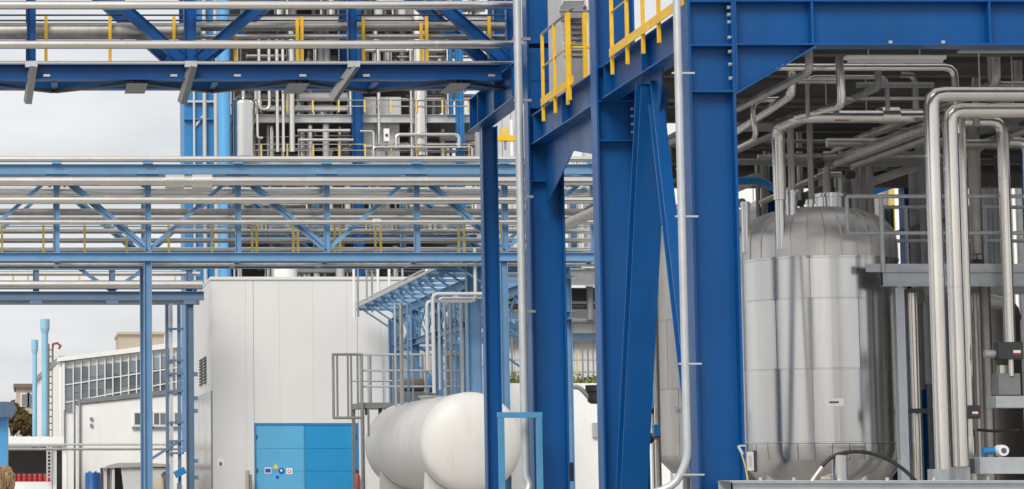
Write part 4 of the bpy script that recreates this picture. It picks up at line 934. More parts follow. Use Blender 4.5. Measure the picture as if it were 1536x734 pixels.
fp('pale U shaped pipe hanging right of the bright steel vessel', route((388, 60, YF - .4), 'z', 164, 'x', 404, 'z', 60), 2.6)
fp('slim bent drain pipe below the pale U shaped pipe', route((386, 172, YF - .5), 'z', 207, 'x', 394), 2)
fp('white riser in front of the light grey clad boxes', vrun(568, 180, YF + .3, 60, 218), 3.2)
fp('pale horizontal pipe above the floor left of the blue far column', hrun(196, YF - .3, 446, 525), 2.6)
fp('pale horizontal pipe just below that one left of the blue far column', hrun(210, YF - .4, 448, 530), 2.4)
fp('pale pipe arch spanning the foot of the tall dull column', route((594, 222, YF - .5), 'z', 202, 'x', 688, 'z', 222), 3)
fp('pale straight pipe under the arch by the tall dull column', hrun(217, YF - .4, 640, 688), 2.2)
fp('pale handrail like pipe arch at the right end of the frame', route((560, 234, YF - .5), 'z', 221, 'x', 708, 'z', 234), 1.8)
fp('pale small pipe hook right of the blue far column', route((540, 197, YF - .4), 'x', 560, 'z', 222), 2)
fp('thin riser left of the tall dull column', vrun(617, 190, YF - .4, 60, 236), 1.8)
fp('blue grey twin conduit in the dark right bay of the frame', vrun(676, 150, YF + .3, 60, 175), 4, CBLUE)
fp('pale thin riser in the dark right bay of the frame', vrun(672, 150, YF + .1, 60, 172), 1.6)
vb = thing('valve_box', 'white valve box on the floor rail beside the grey clad boxes', 'valve box', (Xat(580, 210, YF), YF, zf(220)))
MB().box(Xat(576, 205, YF - .2), Xat(584, 205, YF - .2), YF - .2, YF, zf(213), zf(194)).build('box', WPAINT, vb); MB().box(Xat(578, 220, YF - .2), Xat(582, 220, YF - .2), YF - .15, YF - .05, zf(236), zf(213.2)).build('stand', GREYM, vb)
MB().lathe([(0, 0), (.06, 0), (.06, .04), (0, .04)], (Xat(580, 204, YF - .21), YF - .201, zf(204)), (0, -1, 0), 12).build('gauge', DARK, vb)
# railings on the far floors
for z, lab in ((LEV[3], 'grey railing with yellow posts on the far floor above the middle rack'), (LEV[4], 'grey railing on the upper far floor'), (LEV[2], 'grey railing on the far floor seen through the middle rack')):
    t = thing('handrail', lab, 'railing', (Xat(540, 200, YF), YF, z))
    n = 11
    for i in range(n): x = Xat(352, 200, YF) + (fx1 - Xat(352, 200, YF)) * i / (n - 1); MB().box(x - .035, x + .035, YF - .28, YF - .22, z, z + .52).build('post', PYEL, t)
    for q in (.26, .52): MB().tube([(Xat(350, 200, YF), YF - .25, z + q), (fx1, YF - .25, z + q)], .03, 6).build('rail', DPIPE, t)
# dense piping inside the frame, told apart by nothing in the photograph
rnd = random.Random(5)
G1 = 'dense piping of the far process frame'
for k in range(len(LEV) - 1):
    z0, z1 = LEV[k] + .02, LEV[k + 1] - .4
    for i in range(44 if k else 10):
        px = rnd.uniform(350, 735); Y = YF + rnd.choice((rnd.uniform(.5, 2.5), rnd.uniform(1.2, 8)))
        if k in (3, 4) and 540 < px < 605: continue
        x = Xat(px, 300, Y); r_ = rnd.choice((.05, .07, .1, .14, .2)); tp = rnd.random()
        m = rnd.choice((PIPE, PIPE, DPIPE, LGREY, PIPE, LGREY))
        if tp < .62: pts = [Vector((x, Y, z0)), Vector((x, Y, z1))]
        elif tp < .85:
            z = rnd.uniform(z0 + .3, z1 - .2); ll = rnd.uniform(2, 5); x = min(x, fx1 - ll); pts = [Vector((x, Y, z)), Vector((x + ll, Y, z))]
        else:
            z = rnd.uniform(z0 + .5, z1 - .2); ll = rnd.uniform(.8, 2.5); x = min(x, fx1 - ll - .3); pts = [Vector((x, Y, z0)), Vector((x, Y, z)), Vector((x + ll, Y, z)), Vector((x + ll, Y, z1 if rnd.random() < .5 else z0))]
        pipe('steel pipe in the dense piping inside the far process frame', pts, 1, m=m, r=r_, seg=9, name='plant_pipe', group=G1, n=2)
for k in range(1, len(LEV) - 1):
    for i in range(3):
        px = rnd.uniform(380, 715); Y = YF + rnd.uniform(4, 10); h = LEV[k + 1] - LEV[k]
        if k in (3, 4) and 530 < px < 610: continue
        x = Xat(px, 300, Y); r_ = rnd.uniform(.35, .75); z0 = LEV[k] + .02; hh = (h - .5) * rnd.uniform(.6, .9)
        t = thing('steel_vessel', 'round steel vessel standing inside the far process frame', 'vessel', (x, Y, z0), 'vessels inside the far frame')
        MB().lathe([(r_, 0), (r_, hh)] + [(r_ * math.cos(a), hh + r_ * .45 * math.sin(a)) for a in (.4, .8, 1.2, 1.5)], (x, Y, z0), seg=20).build('shell', rnd.choice((DPIPE, STEEL, LGREY)), t)
        MB().lathe([(r_, 0), (r_ * 1.04, 0), (r_ * 1.04, .1), (r_, .1)], (x, Y, z0 + hh * .6), seg=20).build('band', DPIPE, t)
# ================================================================ things seen in the gaps between the blue columns
YR = 92.0
rh = thing('rear_hall', 'white rear hall with grey canopy seen between the blue columns', 'building', (Xat(860, 650, YR), YR, 0))
ra, rb = Xat(742, 550, YR), Xat(1010, 550, YR); zr2 = Zat(432, YR)
rw = MB().box(ra, rb, YR + .06, YR + 10, 0, zr2).build('wall_core', LGREY, rh)
for i in range(9): MB().box(ra + (rb - ra) * i / 9 + .008, ra + (rb - ra) * (i + 1) / 9 - .008, YR, YR + .058, 0, zr2).build('panel', WHITE, rw)
MB().slab([(Xat(700, 405, YR - 2), YR - 2, Zat(428, YR - 2)), (Xat(700, 405, YR - 2), YR - 2, Zat(404, YR - 2)), (Xat(700, 405, YR - 2), YR + 3, Zat(388, YR - 2))], (rb - Xat(700, 405, YR - 2), 0, 0)).build('canopy_fascia', GREYM, rh)
MB().slab([(Xat(838, 396, YR - 2.1), YR - 2.15, Zat(403, YR - 2)), (rb, YR - 2.15, Zat(403, YR - 2)), (rb, YR + 3, Zat(387, YR - 2)), (Xat(838, 396, YR - 2.1), YR + 3, Zat(387, YR - 2))], (0, 0, .06)).build('canopy_roof', LGREY, rh)
MB().box(ra, rb, YR - .3, YR - .004, Zat(452, YR), Zat(434, YR)).build('lintel_band', DARK, rh)
MB().box(ra, rb, YR - .5, YR - .31, Zat(512, YR), Zat(501, YR)).build('blue_grey_beam', GBLUE, rh)
pipe('dark pipe under the canopy between second and third blue columns', hrun(460, YR - 1, 742, 1000), 4, m=DARK, seg=10)
pipe('grey pipe with support below the dark canopy pipe', hrun(481, YR - 1, 742, 1000), 5, m=GREYM, seg=10)
pipe('grey drop pipe in the gap left of the second blue column', vrun(885, 450, YR - 1.2, 430, 480), 5, m=GREYM, seg=10)
yr2 = thing('handrail', 'thin yellow railing along the white rear hall', 'railing', (Xat(860, 540, YR - 1.5), YR - 1.5, Zat(575, YR)))
for px in (752, 768, 866, 874, 882, 890, 975): t = vrun(px, 540, YR - 1.5, 525 if px > 800 else 505, 578); MB().box(t[0].x - .025, t[0].x + .025, YR - 1.53, YR - 1.47, t[1].z, t[0].z).build('post', PYEL if px in (866, 752) else GREYM, yr2)
for y in (540, 558): MB().tube(hrun(y, YR - 1.5, 745, 1000), .03, 6).build('rail', GALV, yr2)
rt_ = solo(MB().box(ra, rb, YR - 2.2, YR - .6, 0, Zat(578, YR)), 'planter_wall', WHITEW, 'long low white wall with a green planted top behind the columns', 'wall')
sh_ = MB(); rr_ = random.Random(3)
for i in range(1400):
    p = Vector((rr_.uniform(ra, rb), YR - rr_.uniform(.9, 1.9), Zat(578, YR) + abs(rr_.gauss(0, .16)))); a = Vector((rr_.uniform(-1, 1), rr_.uniform(-1, 1), rr_.uniform(-1, 1))).normalized(); b = a.orthogonal().normalized(); c_ = a.cross(b); s = rr_.uniform(.04, .1)
    sh_.add([p - b * s, p + c_ * s * .6, p + b * s, p - c_ * s * .6], [(0, 1, 2, 3)])
tag(sh_.build('planting', GLEAF), 'yellow green low planting on top of the white planter wall', 'plants', kind='stuff')
tag(solo(MB().lathe([(0, -.3), (.2, -.3), (.3, -.22), (.3, .1), (.36, .1), (.36, .3), (0, .3)], U(895, 592, 80), (0, 0, 1), 18), 'black_motor', BLACK, 'black round motor beside the left flange of the second blue column', 'motor'), None, None)
pipe('black bent duct hose left of the black round motor', [U(845, 582, 80), U(868, 580, 80), U(878, 590, 80), U(886, 600, 80), U(900, 603, 80)], 3.6, m=GREYM, name='duct_hose', cat='hose', fil=.2, seg=10)
solo(box_px(MB(), 889, 899, 634, 656, YR - 2.35, .14), 'switch_box', GALV, 'small grey switch box on the white wall beside the second blue column', 'switch box', bevel=.01)
solo(box_px(MB(), 845, 861, 694, 722, 60, .3), 'black_box', BLACK, 'small black box low behind the right edge of the third blue column', 'box', bevel=.01) if False else None
bb = thing('junction_post', 'small black junction box on a post behind the third blue column', 'junction box', (Xat(853, 700, 58), 58, 0))
box_px(MB(), 845, 861, 694, 722, 58, .2).build('box', BLACK, bb); MB().box(Xat(852, 700, 58), Xat(856, 700, 58), 58.05, 58.15, 0, Zat(722.3, 58)).build('post', GREYM, bb)
tw = thing('white_silo', 'tall white silo with vertical seams showing beside the second blue column', 'silo', (Xat(898, 320, 97), 97, 0))
sx, sr = Xat(900, 320, 97), M_(25, 97)
for i in range(16):
    a = 2 * math.pi * i / 16; MB().lathe([(sr, Zat(402, 97)), (sr, Zat(150, 97))], (sx, 97, 0), seg=3, a0=a + .012, a1=a + 2 * math.pi / 16 - .012).build('panel', WHITE, tw)
MB().lathe([(sr - .03, 0), (sr - .03, Zat(148, 97)), (0, Zat(140, 97))], (sx, 97, 0), seg=32).build('shell', LGREY, tw)
for y, r_ in ((298, 6), (333, 4)):
    pipe('%s flanged pale pipe stub left of the white silo' % ('upper' if y < 320 else 'lower'), hrun(y, 95, 842, 876), r_, m=PIPE, seg=12, bands=.5)
for i, px in enumerate((853, 861, 869)): pipe(('leftmost', 'middle', 'rightmost')[i] + ' thin riser in the gap right of the third blue column', vrun(px, 320, 96, 240, 390), 2 + i * .7, m=(DPIPE, LGREY, PIPE)[i], seg=8)
# clutter behind slim column right of the middle rack
yb = thing('yellow_crane_beam', 'yellow beam with hook block seen between slim column and drain pipe', 'hoist', (Xat(760, 210, 88), 88, Zat(212, 88)))
box_px(MB(), 742, 776, 203, 211, 88, .3).build('beam', YEL, yb); box_px(MB(), 752, 764, 192, 202.8, 88.02, .25).build('trolley', PYEL, yb)
MB().tube([U(758, 211, 88.1), U(758, 225, 88.1)], .04, 6).build('hook_rod', GREYM, yb)
cw = thing('cream_annex', 'cream cladded annex behind the slim deep blue column', 'building', (Xat(765, 200, 96), 96, 0))
for i in range(4): MB().box(Xat(742 + i * 13, 300, 96) + .01, Xat(755 + i * 13, 300, 96) - .01, 96, 100, 0, Zat(166, 96)).build('panel', LGREY, cw)
pipe('pale riser in front of the cream annex behind the drain pipe', vrun(768, 220, 95.5, 180, 240), 2.5, m=WPAINT, seg=8)

# ================================================================ process hall under the deck: the big steel vessel
YS = 35.0
sx = Xat(1228, 500, YS); rS = M_(116, YS)
bt = thing('steel_vessel', 'big shiny stainless steel vessel with ribbed dome behind the nearest column', 'vessel', (sx, YS, 0))
zA, zB, zC, zD = Zat(384, YS - rS), Zat(447, YS - rS), Zat(553, YS - rS), Zat(664, YS - rS)
MB().lathe([(rS - .012, zD), (rS - .012, zA)], (sx, YS, 0), seg=72).build('shell', DPIPE, bt)
a0 = R(-112.5)
for (z0, z1, of) in ((zB, zA, 0), (zC, zB, R(-26)), (zD, zC, 0)):
    for k in range(6):
        a = a0 + of + k * R(60)
        MB().lathe([(rS, z0 + .006), (rS, z1 - .006)], (sx, YS, 0), seg=14, a0=a + .0035, a1=a + R(60) - .0035).build('jacket_sheet', STEEL, bt)
    MB().lathe([(rS, z0 - .012), (rS + .006, z0 - .010), (rS + .006, z0 + .007), (rS, z0 + .012)], (sx, YS, 0), seg=72).build('seam_band', STEEL, bt)
MB().lathe([(rS, zA - .02), (rS + .012, zA - .016), (rS + .012, zA + .012), (rS, zA + .016)], (sx, YS, 0), seg=72).build('seam_band', STEEL, bt)
hD = .77
def dome(rk):     # dished head: tight knuckle, shallow crown
    return [(rk * a, hD * b) for a, b in ((1, 0), (1, .16), (.997, .30), (.98, .44), (.94, .57), (.865, .70), (.745, .82), (.57, .91), (.35, .97), (.13, .995), (0, 1))]
gore = None
for k in range(30):
    if gore is None:
        gore = MB().lathe([(r_ + .0, z) for r_, z in dome(rS)][:-1], (0, 0, 0), seg=3, a0=-R(5.75), a1=R(5.75)).mesh('dome_gore', DOME)
    piece(gore, 'dome_gore', bt, (sx, YS, zA + .014), (0, 0, R(12 * k)))
rib = MB()
for i, (r_, z) in enumerate(dome(rS + .006)[:-1]): rib.v += [Vector((r_, -.009, z)), Vector((r_, .009, z)), Vector((r_ + .004, 0, z + .003))]
n_ = len(dome(rS)) - 1
for i in range(n_ - 1):
    for (p, q) in ((0, 2), (2, 1)): rib.f.append((i * 3 + p, i * 3 + q, i * 3 + 3 + q, i * 3 + 3 + p)); rib.s.append(False)
ribm = rib.mesh('standing_seam', DOME)
for k in range(30): piece(ribm, 'standing_seam', bt, (sx, YS, zA + .014), (0, 0, R(12 * k + 6)))
MB().lathe([(rS - .03, 0)] + [(r_ - .03, z - .02) for r_, z in dome(rS)], (sx, YS, zA), seg=60).build('dome_base', DPIPE, bt)
# lower skirt of small sheets and dished bottom
zE = Zat(690, YS - rS)
for k in range(30):
    a = a0 + k * R(12); MB().lathe([(rS, zD - .016), (rS, zD - .1), (rS - .03, zE)], (sx, YS, 0), seg=3, a0=a + .004, a1=a + R(12) - .004).build('skirt_sheet', STEEL, bt)
MB().lathe([(rS - .034, zE + .002), (rS - .08, zE - .12), (rS * .72, zE - .42), (rS * .3, zE - .6), (0, zE - .64)], (sx, YS, 0), seg=60).build('dished_bottom', STEEL, bt)
MB().lathe([(rS - .02, zD - .01), (rS - .055, zE)], (sx, YS, 0), seg=60).build('inner_skirt', DPIPE, bt)
for k in range(4):
    a = R(20 + 90 * k); x, y = sx + math.cos(a) * rS * .8, YS + math.sin(a) * rS * .8
    MB().tube([(x, y, 0), (x, y, zE - .2)], .07, 12).build('leg', GALV, bt)
# nozzles and manhole
for px, y0, y1, r_, Yn in ((1170, 330, 288, 7, YS - .75), (1187, 325, 286, 8.5, YS - .6), (1118, 340, 303, 6.5, YS - .2), (1246, 325, 291, 23, YS + .2), (1215, 330, 300, 6, YS - .3)):
    t = vrun(px, 310, Yn, y1, y0); z0 = zA + .12
    nz_ = MB().lathe([(0, t[0].z), (M_(r_, YS), t[0].z), (M_(r_, YS), z0)][::-1], (t[0].x, Yn, 0), seg=24).build('manhole' if r_ > 15 else 'nozzle', STEEL, bt)
    MB().lathe([(M_(r_, YS) * .9, -.04), (M_(r_, YS) * 1.18, -.04), (M_(r_, YS) * 1.18, .0), (M_(r_, YS) * .9, .0)], (t[0].x, Yn, t[0].z - .02), seg=24).build('flange', STEEL, nz_)
# plates on the shell, facing the camera
def on_shell(px, py, w_, h_, name, m, extra=0.):
    for it in range(1):
        # ray from the camera through the pixel to the shell
        d = U(px, py, 10) - Vector((0, 0, EYE)); A = d.x ** 2 + d.y ** 2; B = -2 * (d.x * sx + d.y * YS); Cc = sx ** 2 + YS ** 2 - (rS + .004 + extra) ** 2
        t = (-B - math.sqrt(B * B - 4 * A * Cc)) / (2 * A); p = Vector((0, 0, EYE)) + d * t
    a = math.atan2(p.y - YS, p.x - sx); hw = M_(w_, YS) / 2 / rS; hh = M_(h_, YS) / 2
    return MB().lathe([(rS + .004 + extra, p.z - hh), (rS + .010 + extra, p.z - hh), (rS + .010 + extra, p.z + hh), (rS + .004 + extra, p.z + hh)], (sx, YS, 0), seg=4, a0=a - hw, a1=a + hw).build(name, m, bt)
on_shell(1251, 603.5, 27, 11, 'label_plate', WPAINT); on_shell(1251, 603.5, 13, 2.6, 'label_print', INK, .004)
tg_ = thing('inspection_tag', 'white upright inspection plate low at the left of the big steel vessel', 'plate', (Xat(1126, 692, 33.4), 33.4, Zat(706, 33.4)))
box_px(MB(), 1120.5, 1131, 678, 706, 33.4, .01).build('plate', WPAINT, tg_); box_px(MB(), 1130, 1136, 676, 708, 33.415, .03).build('holder', DARK, tg_)
box_px(MB(), 1123, 1128, 684, 700, 33.392, .005).build('print', LGREY, tg_)
# second, duller tank behind, seen between brace and nearest column
Y5 = 44.0; x5 = Xat(1092, 550, Y5); r5 = M_(106, Y5)
t5 = thing('dull_tank', 'dull pale grey cladded tank half hidden behind the nearest blue column', 'tank', (x5, Y5, 0))
DULL = mat('dull_aluminium', (.62, .60, .57), .5, .5, var=.07, vscale=1.5, streak=.8, obvar=.05, dirt=(.3, .28, .25), dirt_amt=.4)
ys_ = [372, 476, 582, 684]
for i in range(3):
    za_, zb_ = Zat(ys_[i + 1], Y5 - r5), Zat(ys_[i], Y5 - r5)
    for k in range(10):
        a = R(-100 + i * 12 + 36 * k); MB().lathe([(r5, za_ + .006), (r5, zb_ - .006)], (x5, Y5, 0), seg=7, a0=a + .004, a1=a + R(36) - .004).build('jacket_sheet', DULL, t5)
MB().lathe([(r5 * .4, Zat(722, Y5 - r5)), (r5 * .8, Zat(710, Y5 - r5)), (r5 - .02, Zat(689, Y5 - r5)), (r5 - .012, Zat(684, Y5 - r5)), (r5 - .012, Zat(372, Y5 - r5)), (r5 * .93, Zat(345, Y5)), (r5 * .6, Zat(322, Y5)), (0, Zat(312, Y5))], (x5, Y5, 0), seg=60).build('shell', DULL, t5)
for k in range(4):
    a = R(45 + 90 * k); MB().tube([(x5 + math.cos(a) * r5 * .7, Y5 + math.sin(a) * r5 * .7, 0), (x5 + math.cos(a) * r5 * .7, Y5 + math.sin(a) * r5 * .7, Zat(706, Y5 - r5))], .07, 10).build('leg', GALV, t5)
q = U(1017, 616, Y5 - r5 * .82); MB().box(q.x - .06, q.x + .06, q.y - .02, q.y + .0, q.z - .06, q.z + .06).build('label_plate', WPAINT, t5)
MB().box(q.x - .025, q.x + .025, q.y - .026, q.y - .021, q.z - .025, q.z + .025).build('label_print', LGREY, t5)
# valve standpipes between brace and dull tank
for i, (px, r_, m, lab) in enumerate(((977, 2.2, PIPE, 'slim bright standpipe left of the dull tank'), (985, 4.2, DPIPE, 'thicker brownish standpipe touching the dull tank edge'))):
    o = pipe(lab, vrun(px, 560, Y5 - 1.2 + i * .2, 300, 734), r_, m=m, seg=10, bands=2.5, name='standpipe')
    if i == 0:
        for y, w_, h_ in ((617, 8, 8), (655, 10, 10)): q = U(977, y, Y5 - 1.2); MB().lathe([(0, -M_(h_, Y5) / 2), (M_(w_ / 2, Y5), -M_(h_, Y5) / 2), (M_(w_ / 2, Y5), M_(h_, Y5) / 2), (0, M_(h_, Y5) / 2)], q, seg=12).build('valve_body', DARK, o)
vl = thing('hand_valve', 'dark blue hand valve on the standpipes beside the dull tank', 'valve', U(984, 648, Y5 - 1.5))
box_px(MB(), 981, 991, 637, 654, Y5 - 1.55, .14).build('actuator', CBLUE, vl); MB().lathe([(0, -.02), (.07, -.02), (.07, .02), (0, .02)], U(974, 660, Y5 - 1.5), (0, 1, 0), 14).build('hand_wheel', BLACK, vl)
MB().tube([U(972, 657, Y5 - 1.45), U(990, 657, Y5 - 1.45)], .03, 8).build('stem', GREYM, vl)
hs = solo(MB().box(Xat(968, 590, 60), Xat(992, 590, 60), 60, 60.3, Zat(608, 60), Zat(574, 60)), 'pale_cabinet', LBLUE, 'pale blue cabinet far behind the brace at mid height', 'cabinet')
solo(MB().box(Xat(978, 590, 60.1), Xat(981, 590, 60.1), 60.1, 60.2, 0, Zat(608.3, 60)), 'cabinet_post', GREYM, 'thin post under the pale blue cabinet', 'post')

# ---- pipes of the hall: bright front pair
Yp1, Yp2 = 30.5, 31.0
pipe('large bright pipe bending down in front, leftmost of the right hand pair', route((2150, 141, Yp1), 'x', 1396, 'z', 704), 11.3, Yp1, seg=24, n=3, fil=.16, bands=1.6)
pipe('large bright pipe bending down just right of and below the leftmost one', route((2150, 166, Yp2), 'x', 1424, 'z', 700), 11.3, Yp2, seg=24, n=3, fil=.16, bands=1.6)
pipe('slimmer bright riser tucked behind the right hand pair', vrun(1443, 240, 33.2, 176, 620), 6.5, seg=18, bands=1.7)
pipe('bright pipe with top elbow further right behind the railing', route((1440, 182, 33.5), 'x', 1503, 'z', 530), 8.5, 33.5, seg=18, n=3, fil=.16, bands=1.7)
pipe('bright riser at the right edge of the picture', route((1512, 213, 33.9), 'x', 1541, 'z', 560), 8, 33.9, seg=16, n=3, fil=.14)
pipe('steel pipe crossing behind the elbows at the right', hrun(216, 34.4, 1440, 1950), 7, m=DPIPE, seg=14)
pipe('broad dull riser left of the elbowed bright pipe', vrun(1463, 300, 34.6, 190, 410), 9, m=DPIPE, seg=16)
pipe('dull riser behind the platform at far right', vrun(1480, 560, 35, 430, 734), 9, m=DPIPE, seg=16)
pipe('shiny riser between galvanised post and the right hand pair', vrun(1372, 560, 34.4, 440, 734), 9, m=PIPE, seg=18, bands=1.1)
pipe('slim dull riser behind the right hand pair', vrun(1418, 560, 34.6, 440, 720), 5, m=DPIPE, seg=12)
pipe('thin riser right of the slimmer bright riser', vrun(1466, 560, 34.2, 440, 700), 3, m=DPIPE, seg=10)
pipe('long steel pipe under the girder with elbow turning down at right', route((1160, 101, 31.4), 'x', 1432, 'z', 200), 5.6, m=PIPE, seg=18, fil=.14, bands=2.2)
pipe('steel drop pipe hanging from the deck near the lamp', [U(1257, 60, 31), U(1263, 158, 31), Vector((U(1263, 158, 31).x + .1, 33.15, Zat(175, 33.2)))], 6.5, 31, seg=18, fil=.14)
o = pipe('bright pipe with white joint box leading to the big vessel nozzle', route((1392, 175, 33.2), 'x', 1200, 'y', 34.2, 'z', 300), 9.6, 33.2, m=PIPE, seg=20, fil=.2)
MB().tube(hrun(173, 33.2, 1321, 1347), M_(13, 33.2), 18).build('joint_box', PIPE, o)
MB().tube(hrun(180, 33.2 - M_(6.4, 33.2), 1252, 1274), .012, 6).build('arrow_mark', RED, o)
pipe('second nozzle riser of the big vessel beside the first', vrun(1187, 250, 34.5, 195, 300), 5, m=DPIPE, seg=14)
pipe('slim riser above the middle of the vessel dome', vrun(1216, 250, 34.8, 178, 305), 4.5, m=DPIPE, seg=14)
pipe('steel pipe turning from vertical to a receding run near the haunch', [U(1187, 96, 31.6), U(1187, 142, 31.6), U(1106, 196, 35)], 7.2, 31.6, seg=16, fil=.14)
pipe('small hooked pipe crossing the receding pipes near the haunch', [U(1168, 149, 33), U(1131, 151, 33), U(1128, 176, 33), U(1136, 206, 33), U(1104, 222, 33.6)], 4, 33, seg=14, fil=.14)
for i, (px, py, Y) in enumerate(((1300, 175, 33.2), (1240, 175, 33.2), (1470, 141, 30.5), (1520, 166, 31.0))):
    t = U(px, py, Y); solo(MB().tube([(t.x, Y, t.z), (t.x, Y, BT)], .009, 6), 'hanger_rod', GALV, 'thin hanger rod holding a bright pipe under the deck', 'hanger', 'pipe hangers under the deck')
pipe('upper broad dull pipe receding left behind the right hand pair', [U(1395, 190, 32.9), U(1250, 243, 36.8)], 10, 33, m=DPIPE, seg=18, bands=1.2)
pipe('lower dull pipe receding left below the upper one', [U(1395, 207, 33.1), U(1282, 246, 36.5)], 6.5, 33, m=DPIPE, seg=16)
pipe('bright blue pipe bend seen above the dome beside the column', [U(1100, 272, 37.5), U(1140, 270, 37.5), U(1168, 286, 37.5), U(1185, 300, 37.5)], 6, 37.5, m=CBLUE, seg=12, fil=.2)
pipe('dull pipe leading off the dome to the upper right', [U(1140, 305, 38.5), U(1235, 262, 38.5), U(1262, 262, 38.5)], 4.5, 38.5, m=DPIPE, seg=12, fil=.15)
for i, (px, y0, y1, Y) in enumerate(((1282, 243, 330, 38.6), (1294, 243, 335, 38.8), (1305, 250, 340, 39.2), (1200, 190, 300, 39.5), (1150, 215, 300, 40.5))):
    pipe(('left', 'middle', 'right', 'solitary', 'shaded')[i] + ' dull riser behind the vessel dome', vrun(px, 270, Y, y0, y1), 5.5 - (i > 2), m=DPIPE, seg=12)
pipe('thin pipe with round flange above the manhole', [U(1225, 265, 38.2), U(1255, 250, 38.2), U(1262, 225, 38.2)], 3, 38, m=DPIPE, seg=10, fil=.1)
pipe('dull drop pipe behind the drop elbow at top right', route((1486, 80, 31.5), 'z', 128, 'x', 2100), 6, m=DPIPE, seg=14, fil=.14)
# service lines hung under the deck, alike
rnd = random.Random(8)
G2 = 'lines hung under the blue deck'
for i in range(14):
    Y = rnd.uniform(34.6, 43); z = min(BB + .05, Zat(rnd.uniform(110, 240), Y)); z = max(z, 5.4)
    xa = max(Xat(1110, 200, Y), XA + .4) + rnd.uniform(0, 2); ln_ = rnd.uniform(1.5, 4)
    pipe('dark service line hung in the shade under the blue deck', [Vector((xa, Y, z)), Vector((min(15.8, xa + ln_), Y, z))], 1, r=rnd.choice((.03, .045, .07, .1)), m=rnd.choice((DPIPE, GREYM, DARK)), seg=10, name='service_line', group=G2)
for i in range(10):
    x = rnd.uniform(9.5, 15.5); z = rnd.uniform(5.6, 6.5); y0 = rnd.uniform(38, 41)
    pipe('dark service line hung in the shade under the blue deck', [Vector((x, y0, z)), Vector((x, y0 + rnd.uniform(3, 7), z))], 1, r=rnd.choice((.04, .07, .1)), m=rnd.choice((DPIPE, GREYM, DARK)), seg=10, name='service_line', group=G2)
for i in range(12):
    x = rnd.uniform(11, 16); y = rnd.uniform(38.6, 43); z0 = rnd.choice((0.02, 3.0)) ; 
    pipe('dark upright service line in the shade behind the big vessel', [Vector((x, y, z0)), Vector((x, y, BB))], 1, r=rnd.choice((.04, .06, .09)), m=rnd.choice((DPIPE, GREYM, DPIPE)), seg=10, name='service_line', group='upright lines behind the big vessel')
# shaded pipework close under the ceiling, each in its own place
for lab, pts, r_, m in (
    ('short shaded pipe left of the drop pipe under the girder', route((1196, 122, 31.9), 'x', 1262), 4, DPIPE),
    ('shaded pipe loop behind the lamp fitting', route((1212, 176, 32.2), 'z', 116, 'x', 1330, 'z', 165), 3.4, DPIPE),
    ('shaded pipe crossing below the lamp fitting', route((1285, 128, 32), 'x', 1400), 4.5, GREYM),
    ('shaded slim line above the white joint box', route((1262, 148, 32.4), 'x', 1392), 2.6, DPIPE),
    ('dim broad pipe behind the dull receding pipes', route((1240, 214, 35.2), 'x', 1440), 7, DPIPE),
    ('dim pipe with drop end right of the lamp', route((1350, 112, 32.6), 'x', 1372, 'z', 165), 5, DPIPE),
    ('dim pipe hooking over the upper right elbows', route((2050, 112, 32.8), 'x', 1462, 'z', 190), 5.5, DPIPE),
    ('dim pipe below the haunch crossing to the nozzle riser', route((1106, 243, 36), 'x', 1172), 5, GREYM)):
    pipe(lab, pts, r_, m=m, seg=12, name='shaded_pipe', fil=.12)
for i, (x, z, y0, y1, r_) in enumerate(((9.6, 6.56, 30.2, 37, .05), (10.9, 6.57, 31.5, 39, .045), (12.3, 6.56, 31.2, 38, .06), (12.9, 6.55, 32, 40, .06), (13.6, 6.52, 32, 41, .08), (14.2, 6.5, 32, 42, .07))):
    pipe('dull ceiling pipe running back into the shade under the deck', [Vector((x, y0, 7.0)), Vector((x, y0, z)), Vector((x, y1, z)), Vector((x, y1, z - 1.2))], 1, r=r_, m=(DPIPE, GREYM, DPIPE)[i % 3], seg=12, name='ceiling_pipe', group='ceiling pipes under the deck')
for i, (px, py, Y) in enumerate(((1228, 246, 36.5), (1275, 262, 38), (1500, 250, 36), (1466, 396, 34.4))):
    t = thing('small_valve', ('small dark valve above the manhole', 'small dark valve among the risers behind the dome', 'small dark valve behind the elbowed bright pipe', 'small dark valve at platform level between the bright pipes')[i], 'valve', U(px, py, Y))
    c = U(px, py, Y); MB().lathe([(0, -.07), (.06, -.07), (.075, 0), (.06, .07), (0, .07)], c, (1, 0, 0), 12).build('body', DARK, t); MB().tube([c, c + Vector((0, 0, .14))], .015, 6).build('stem', GREYM, t); MB().lathe([(.05, -.008), (.07, -.008), (.07, .008), (.05, .008)], c + Vector((0, 0, .14)), seg=14).build('hand_wheel', RED if i == 2 else GREYM, t)
# fluorescent lamp fitting under the girder
lp = thing('lamp_fitting', 'long white fluorescent lamp fitting hung under the blue girder', 'lamp', (Xat(1343, 90, 29.6), 29.6, Zat(97, 29.6)))
a, b = U(1268, 84, 29.6), U(1418, 93, 29.6)
MB().box(a.x, b.x, 29.55, 29.67, b.z + .03, a.z).build('housing', WPAINT, lp, .006); MB().tube([(a.x + .03, 29.61, b.z + .015), (b.x - .03, 29.61, b.z + .015)], .028, 12).build('tube_cover', LGREY, lp)
for px in (1303, 1380): t = U(px, 80, 29.6); MB().tube([(t.x, 29.61, a.z), (t.x, 29.61, DKZ - .02)], .008, 6).build('hanger', GALV, lp); piece(bolt_m, 'hanger_clip', lp, (t.x, Y1 - .16, GB + .03))
solo(MB().box(Xat(1440, 75, 29.4), 14, 29.38, 29.5, Zat(78, 29.4), Zat(75, 29.4)), 'cable_tray', GALV, 'thin galvanised cable tray under the right end of the girder', 'cable tray')
